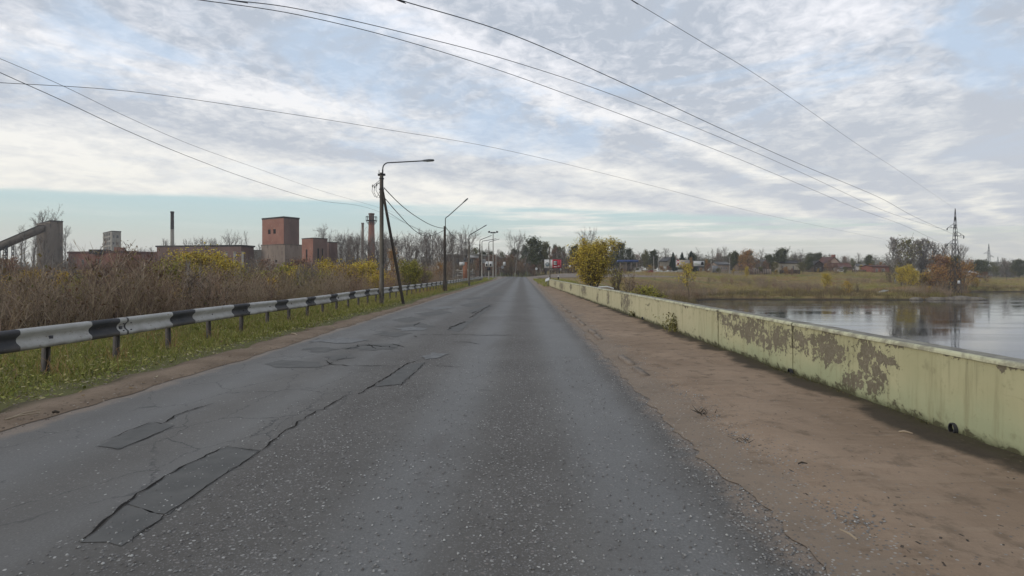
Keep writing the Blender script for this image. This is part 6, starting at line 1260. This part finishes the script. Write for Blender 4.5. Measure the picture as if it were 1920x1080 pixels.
P = field_pts(900, lambda y: (-1.1 * y - 4, np.full_like(y, -10.2)), 10, 45, rs); h = rs.uniform(1.2, 2.9, len(P)) * (.6 + .75 * vnoise(P[:, 0], P[:, 1], .18, 91)); h *= .62 + .38 * sstep(-P[:, 0], 10.5, 14.5)
scatter('brush', P, h, h * 1.0, 'dense brown brush of leafless shrubs right behind the guardrail', 'brush', [M['brush'], M['brush_leaf']])
P = field_pts(1250, lambda y: (-1.05 * y - 8, -11.5 - .03 * (y - 45)), 42, 112, rs, .8); h = rs.uniform(1.9, 4.1, len(P)) * (.55 + .8 * vnoise(P[:, 0], P[:, 1], .09, 92)) * (.55 + .45 * sstep(-P[:, 0], 12, 22))
scatter('brush', P, h, h * .95, 'farther brown brush filling the low ground towards the factory', 'brush', [M['brush'], M['brush_leaf']])
P = field_pts(620, lambda y: (-1.0 * y - 10, -14 - .16 * (y - 100)), 105, 200, rs); h = rs.uniform(3.5, 6.2, len(P)) * (.6 + .6 * vnoise(P[:, 0], P[:, 1], .06, 93))
scatter('brush', P, h, h * 1.1, 'far thicket of brown saplings along the foot of the factory', 'brush', [M['brush'], M['brush_leaf']])
P = field_pts(420, lambda y: (-1.15 * y - 10, .55 * y), 250, 420, rs); P = P[(np.abs(P[:, 0]) > 2)]; h = rs.uniform(5, 9, len(P))
scatter('far_wood', P, h, h * 1.5, 'distant brown wood closing the view behind the factory and the road', 'wood', [M['twig'], M['leaf_dark']], [shrub_arrays(300 + k, 12, leafn=420) for k in range(4)])
P = field_pts(500, lambda y: (.0 * y, 1.15 * y), 300, 460, rs); h = rs.uniform(5, 9, len(P))
scatter('far_wood', P, h, h * 1.6, 'low distant wood along the horizon behind the village and the lake', 'wood', [M['twig_grey'], M['leaf_dark']], [shrub_arrays(320 + k, 12, leafn=420) for k in range(4)])
# herbs and tall dry grass of the right field
def tuft(seed, n=26, spread=.5):
    r = np.random.default_rng(seed); b = np.stack([r.normal(0, spread, n), r.normal(0, spread, n), np.zeros(n) - .05], 1); t = b + np.stack([r.normal(0, .18, n), r.normal(0, .18, n), r.uniform(.4, 1.05, n)], 1); g = G(); ribbons(g, b, t, .02, r)
    return np.concatenate(g.v), np.concatenate(g.f), np.concatenate(g.mi)
TUF = [tuft(400 + k) for k in range(6)]
def land_only(P, lo=WATER_Z + .1): return P[P[:, 2] > lo]
P = land_only(field_pts(14000, lambda y: (np.full_like(y, 6.) + .12 * y, .98 * y + 3), 60, 240, rs, .8)); P = P[~((np.abs(P[:, 1] - (153 + .22 * P[:, 0])) < 8) & (P[:, 0] < 60))]; h = rs.uniform(.25, .8, len(P)) * (.4 + 1.2 * vnoise(P[:, 0], P[:, 1], .07, 61))
scatter('field_grass', P, h, h * .0 + 1.1, 'tall dry autumn grass covering the field beyond the lake', 'grass', [M['dry_grass']], TUF)
P = land_only(field_pts(11000, lambda y: (.0 * y + 15, .98 * y + 3), 70, 185, rs)); dxy = np.minimum(np.abs(P[:, 1] - bank_y(P[:, 0])) + 50 * (P[:, 1] < bank_y(P[:, 0])), 99)
P = P[(P[:, 2] < WATER_Z + 1.3)]; h = rs.uniform(.6, 1.7, len(P)) * (.35 + 1.2 * vnoise(P[:, 0], P[:, 1], .25, 95))
scatter('reeds', P, h, h * 0 + 1., 'brown reeds and herbs fringing the lake shore', 'reeds', [M['reeds']], TUF)
P = land_only(field_pts(3600, lambda y: (.2 * y, .98 * y), 85, 180, rs)); P = P[(P[:, 2] < WATER_Z + 3.4)]; P = P[vnoise(P[:, 0], P[:, 1] * .6, .09, 97) + rs.uniform(-.12, .12, len(P)) - .12 * (P[:, 2] > WATER_Z + 1.8) > .46]; h = rs.uniform(.9, 2.4, len(P))
scatter('bank_scrub', P, h, h * 1.2, 'brown bushes and herbs crowding the lake bank', 'scrub', [M['brush'], M['brush_leaf']])
P = land_only(field_pts(900, lambda y: (.14 * y, .98 * y), 75, 215, rs)); P = P[vnoise(P[:, 0], P[:, 1], .05, 96) + rs.uniform(-.2, .2, len(P)) > .45]; P = P[~((np.abs(P[:, 1] - (153 + .22 * P[:, 0])) < 9) & (P[:, 0] < 60))]; h = rs.uniform(.8, 2.0, len(P))
scatter('low_scrub', P, h, h * 1.3, 'low brown scrub dotted over the field and the bank', 'scrub', [M['brush'], M['brush_leaf']])
# grass of the left verge
def blades(n, fx, y0, y1, hmin, hmax, w, rs, p=1.4):
    P = field_pts(n, fx, y0, y1, rs, p); m_ = vnoise(P[:, 0], P[:, 1], 1.1, 71) * .65 + vnoise(P[:, 0], P[:, 1], 3.3, 72) * .35; e = P[:, 0] - (-5.55 - .35 * (vnoise(P[:, 1], 0 * P[:, 1], .8, 73)))
    keep = rs.uniform(0, 1, n) < sstep(-e, -.1, .75) * (.35 + .9 * m_); P, m_, e = P[keep], m_[keep], e[keep]; n = len(P); hh = rs.uniform(hmin, hmax, n) * (.55 + .8 * m_) * (.45 + .55 * sstep(-e, 0, .9))
    d = np.stack([rs.normal(0, .45, n), rs.normal(0, .45, n), np.ones(n)], 1); return P - [0, 0, .02], P - [0, 0, .02] + d * hh[:, None], w * rs.uniform(.6, 1.5, n)
g = G()
for a in ((90000, lambda y: (np.full_like(y, -10.8), np.full_like(y, -5.2)), 2.5, 15, .04, .17, .0045), (60000, lambda y: (np.full_like(y, -10.2), np.full_like(y, -5.2)), 14, 45, .06, .2, .009), (26000, lambda y: (np.full_like(y, -10.), -5.2 - .012 * (y - 40)), 44, 135, .08, .24, .02)):
    p0, p1, w = blades(*a, rs); ribbons(g, p0, p1, w, rs)
tag(obj('verge_grass', g, M['grass']), 'green and yellowing grass on the left verge under the guardrail', 'grass', kind='stuff')
n = 5200; P = field_pts(n, lambda y: (np.full_like(y, -10.2), np.full_like(y, -5.9)), 3, 60, rs, 1.3); keep = vnoise(P[:, 0], P[:, 1], .9, 77) + .5 * sstep(-P[:, 0], 7.2, 9) + rs.uniform(-.3, .3, n) > .62; P = P[keep]; n = len(P)
q = [(float(rail_x(7.9 + 1.38 * k)) - .05 + R.gauss(0, .1), 7.9 + 1.38 * k + R.gauss(0, .1), -.02) for k in range(-2, 40) for _ in range(26)]; P = np.concatenate([P, np.array(q)]); n = len(P)
t_ = np.stack([rs.normal(0, .35, n), rs.normal(0, .35, n), np.ones(n)], 1) * rs.uniform(.14, .42, n)[:, None]; mdl = P + t_ * .55; g = G(); wd = .0035 + .00018 * P[:, 1]; ribbons(g, P, mdl, wd, rs); ribbons(g, mdl, P + t_ * [1.5, 1.5, .92], wd * .6, rs)
tag(obj('tall_stems', g, M['dry_grass']), 'tall dry stems and bent grass round the guardrail posts', 'grass', kind='stuff')
# broad-leaved weeds in the verge
n = 9000; P = field_pts(n, lambda y: (np.full_like(y, -9.5), np.full_like(y, -5.7)), 3, 30, rs, 1.5); P[:, 2] += rs.uniform(.01, .10, n); a = rs.normal(0, 1, (n, 3)) * [1, 1, .35]; a /= np.linalg.norm(a, axis=1, keepdims=True); b = np.cross(a, [0, 0, 1.] + rs.normal(0, .3, (n, 3))); b /= np.linalg.norm(b, axis=1, keepdims=True); s = rs.uniform(.008, .026, n)[:, None]
tag(obj('verge_weeds', G().quads(P, a * s, b * s * .7), M['grass']), 'small broad-leaved weeds among the verge grass', 'weeds', kind='stuff')
n = 700; P = field_pts(n, lambda y: (np.full_like(y, -8.8), np.full_like(y, -4.95)), 3, 26, rs, 1.3); P[:, 2] = np.where(P[:, 0] > -5.7, .035, P[:, 2] + .08); a = rs.normal(0, 1, (n, 3)) * [1, 1, .3]; a /= np.linalg.norm(a, axis=1, keepdims=True); b = np.cross(a, [0, 0, 1.]); s = rs.uniform(.012, .03, n)[:, None]
M['litter'] = leafmat('fallen_leaf', [(0, (.10, .06, .03)), (.4, (.22, .14, .06)), (.7, (.34, .27, .12)), (1, (.42, .37, .26))])
tag(obj('fallen_leaves', G().quads(P, a * s, b * s * .7), M['litter']), 'fallen leaves scattered over the left verge', 'leaves', kind='stuff')

# debris on the footway, gravel on the road
def chips(n, fx, y0, y1, smin, smax, p, rs, zf):
    y = y0 + (y1 - y0) * rs.uniform(0, 1, n) ** p; lo, hi = fx(y); x = lo + (hi - lo) * rs.uniform(0, 1, n); s = rs.uniform(smin, smax, n); c = np.stack([x, y, zf(x, y) + s * .25], 1)
    base = np.array([(-1, -1, -.4), (1, -.9, -.4), (.8, 1, -.4), (-.9, .9, -.4), (-.5, -.5, .5), (.6, -.4, .6), (.4, .6, .5), (-.5, .4, .6)]); V = c[:, None] + base[None] * s[:, None, None] * rs.uniform(.6, 1.2, (n, 8, 3)); a = rs.uniform(0, 6.28, n)
    F_ = np.array([(4, 5, 6, 7), (0, 1, 5, 4), (1, 2, 6, 5), (2, 3, 7, 6), (3, 0, 4, 7)]); return G().add(V, (F_[None] + (np.arange(n) * 8)[:, None, None]).reshape(-1, 4))
M['chip'] = leafmat('stone_chips', [(0, (.12, .11, .10)), (.5, (.21, .20, .19)), (.85, (.32, .31, .29)), (1, (.46, .45, .42))])
tag(obj('road_gravel', chips(5200, lambda y: (np.full_like(y, -2.6), np.full_like(y, 1.75)), 2.2, 9.5, .003, .008, 1.7, rs, lambda x, y: .003), M['chip']), 'loose pale stone chips on the near part of the road', 'gravel', kind='stuff')
tag(obj('edge_gravel', chips(9000, lambda y: (np.full_like(y, 1.25), np.full_like(y, 2.15)), 2.3, 24, .002, .008, 1.5, rs, lambda x, y: .004 + .03 * sstep(x, 1.6, 1.95)), M['chip']), 'crumbs of stone along the broken right edge of the asphalt', 'gravel', kind='stuff')
M['earth_stone'] = leafmat('earth_stones', [(0, (.10, .075, .055)), (.5, (.20, .155, .115)), (1, (.30, .25, .2))])
tag(obj('verge_gravel', chips(3000, lambda y: (np.full_like(y, -6.0), np.full_like(y, -4.7)), 3, 26, .003, .012, 1.4, rs, lambda x, y: .03), M['earth_stone']), 'small stones on the sandy edge of the left verge', 'gravel', kind='stuff')
M['dark_debris'] = leafmat('dark_litter', [(0, (.03, .024, .018)), (.5, (.07, .052, .038)), (1, (.13, .095, .06))])
n = 900; y = 2.6 + 26 * rs.uniform(0, 1, n) ** 1.4; x = np.where(rs.uniform(0, 1, n) < .4, 1.8 + np.abs(rs.normal(0, .3, n)), np.where(rs.uniform(0, 1, n) < .5, wall_x(y) - .04 - np.abs(rs.normal(0, .12, n)), rs.uniform(1.8, 3.8, n)))
a = rs.normal(0, 1, (n, 3)) * [1, 1, .1]; a /= np.linalg.norm(a, axis=1, keepdims=True); b = np.cross(a, [0, 0, 1.]); s = rs.uniform(.004, .016, n)[:, None]
tag(obj('footway_litter', G().quads(np.stack([x, y, np.full(n, .075)], 1), a * s, b * s * .45), M['dark_debris']), 'dark twigs and dead leaves strewn on the sandy footway', 'litter', kind='stuff')
def stick(label, px, py, L, ang, r, m, z=.07):
    x, y = gx(px, py); y *= (H - z) / H; x *= (H - z) / H; o = obj('stick', G().path([(-L / 2, 0, 0), (-L * .1, .02 * L, .01), (L / 2, -.03 * L, .0)], [r, r * 1.1, r * .6], 5), m, loc=(x, y, z)); o.rotation_euler = (0, 0, ang); return tag(o, label, 'stick')
M['dry_stick'] = mat('dry_stick', col=(.34, .27, .19), rough=.9); M['dark_stick'] = mat('dark_stick', col=(.05, .04, .03), rough=.9)
stick('pale dry stick lying at the near end of the sandy footway', 1590, 1002, .12, 1.8, .006, M['dry_stick'])
stick('short dark twig on the middle of the sandy footway', 1505, 869, .07, .1, .006, M['dark_stick']); stick('pale flat chip of wood near the foot of the green wall', 1698, 811, .10, -.5, .01, M['dry_stick'])
stick('pale broken branch on the sand by the left grass, farther one', 553, 627, .5, -.9, .02, M['dry_stick'], .05)
for px, py, ang in ((42, 780, 1.2), (50, 775, 1.5)): stick('pale stalk leaning at the grass edge near the left side, %s' % ('leftmost one' if px == 42 else 'right one of the pair'), px, py, .28, ang, .008, M['dry_stick'], .07)
stick('dark lump of a twig on the sand left of the road', 105, 773, .06, .2, .014, M['dark_stick'], .05)
def weed(name, label, px, py, n, h, sp, m, leafm=None, z=.05, seed=1, wall=False):
    x, y = gx(px, py); k = (H - z) / H; r = np.random.default_rng(seed); b = np.stack([r.normal(0, sp * .3, n), r.normal(0, sp * .3, n), np.zeros(n)], 1); d = np.stack([r.normal(0, sp * .5 / h, n), r.normal(0, sp * .5 / h, n), np.ones(n)], 1); t = b + d * (h * r.uniform(.4, 1, n))[:, None]
    g = G(); ribbons(g, b, t, .0035, r); ms = [m]
    if leafm: leaves(g, np.concatenate([t, (b + t) / 2]), 4, .02, h * .12, r, 1); ms.append(leafm)
    return tag(obj(name, g, ms, loc=(x * k, y * k, z)), label, 'weed')
weed('dry_tuft', 'small dry tuft growing on the footway near the asphalt edge', 1317, 776, 26, .07, .14, M['dark_stick'], z=.05, seed=3)
weed('wall_weed', 'green weed sprouting at the foot of the wall', 1264, 622, 40, .42, .30, M['leaf_lime'], M['leaf_olive'], z=.05, seed=4)
weed('wall_weed', 'small low weed by the drain hole at the far part of the wall', 1190, 594, 16, .16, .16, M['leaf_olive'], M['leaf_olive'], z=.05, seed=5)
weed('dry_tuft', 'sparse dark dry tuft on the near part of the footway', 1393, 826, 16, .04, .1, M['dark_stick'], z=.05, seed=8)
# moss and grass line at the wall foot
n = 5200; y = 2.5 + 50 * rs.uniform(0, 1, n) ** 1.5; x = wall_x(y) - .01 - np.abs(rs.normal(0, .03, n)); P = np.stack([x, y, np.full(n, .035)], 1); keep = vnoise(y, 0 * y, 1.3, 81) + rs.uniform(-.2, .2, n) > .6; P = P[keep]; n = len(P)
g = G(); ribbons(g, P, P + np.stack([rs.normal(-.01, .02, n), rs.normal(0, .02, n), rs.uniform(.01, .045, n)], 1), .004, rs)
tag(obj('wall_foot_moss', g, leafmat('moss_tufts', [(0, (.05, .055, .02)), (.5, (.09, .09, .03)), (1, (.17, .14, .06))])), 'mossy tufts and dry grass along the foot of the green wall', 'grass', kind='stuff')
n = 9000; y = 24 + 80 * rs.uniform(0, 1, n); x = np.where(y > 53, wall_x(y) + rs.uniform(-.6, 5, n), wall_x(y) + .35 + rs.uniform(0, 4, n)); P = np.stack([x, y, ground_z(x, y) * 1.0], 1); g = G(); ribbons(g, P, P + np.stack([rs.normal(0, .08, n), rs.normal(0, .08, n), rs.uniform(.1, .4, n)], 1), .02, rs)
tag(obj('bank_grass', g, M['grass']), 'rough grass on the embankment at the far end of the green wall', 'grass', kind='stuff')

# rocks at the tip of the spit
def rock(label, px, py, Y, sx, sy, sz, seed, group='rocks at the tip of the spit'):
    b = at(px, py, Y); r = np.random.default_rng(seed); n, m_ = 14, 8; V = []
    for j in range(m_ + 1):
        ph = math.pi * j / m_
        for i in range(n):
            th = 2 * math.pi * i / n; k = 1 + .28 * (float(vnoise(math.cos(th) * 1.7 + seed, ph * 1.9 + math.sin(th) * 1.7, 1, seed)) - .5) + r.normal(0, .03); V.append((sx * math.sin(ph) * math.cos(th) * k, sy * math.sin(ph) * math.sin(th) * k, sz * max(-.3, math.cos(ph)) * k))
    f = [(j * n + i, (j + 1) * n + i, (j + 1) * n + (i + 1) % n, j * n + (i + 1) % n) for j in range(m_) for i in range(n)]
    return tag(obj('shore_rock', G().add(V, f), M['rock'], loc=(b.x, Y, WATER_Z + .1)), label, 'rock', group)
M['rock'] = worn('shore_rock', (.22, .19, .15), (.13, .11, .09), 1.2, rough=.9, bump=.8, c3=(.25, .22, .18))
rock('rightmost dark flat rock at the very tip of the spit', 1827, 565, 124.0, 3.0, 1.5, .62, 1); rock('long pale slab of rock left of the tip rock', 1803, 565, 124.2, 3.1, 1.5, .85, 2); rock('low pale rock under the left leg of the pylon', 1778, 564, 124.2, 2.8, 1.4, .65, 3)
rock('small rounded rock at the left end of the row', 1757, 564, 124, 2.4, 1.2, .6, 4); rock('small dark rock beside the bank left of the row', 1718, 564, 124, 1.6, .9, .55, 5)
b = at(1660, 546, 136); tag(obj('earth_slab', skew_box(G(), (-1.9, 0, -.2), (.2, 0, .55), 1, .22), M['concrete_pale'], loc=(b.x, 136, float(ground_z(b.x, 136)) + .3)), 'pale tilted concrete slab lying on the bank below the grove', 'slab')
b = at(1133, 540, 50); tag(obj('white_pipe_end', G().path([(-1.2, 0, 0), (-.4, 0, .16), (.3, 0, .2), (.9, 0, .02)], .07, 8), M['sign_white'], loc=(at(1133, 541, 52).x, 52, at(1133, 541.5, 52).z)), 'curved white pipe showing just above the wall at the foot of the willow', 'pipe')

# ------------------------------------------------------------------ thin morning haze
hz = G().box(-950, 950, -125, 520, WATER_Z - 4, 34)
hm_ = bpy.data.materials.new('haze'); hm_.use_nodes = True; ht = hm_.node_tree; ht.nodes.remove(ht.nodes['Principled BSDF'])
pv = ht.nodes.new('ShaderNodeVolumePrincipled'); pv.inputs['Color'].default_value = (.86, .90, .95, 1); pv.inputs['Density'].default_value = .00038; pv.inputs['Anisotropy'].default_value = .2
ht.links.new(pv.outputs[0], ht.nodes['Material Output'].inputs['Volume'])
tag(obj('haze', hz, hm_), 'thin pale morning haze over the whole scene', 'haze', kind='stuff')
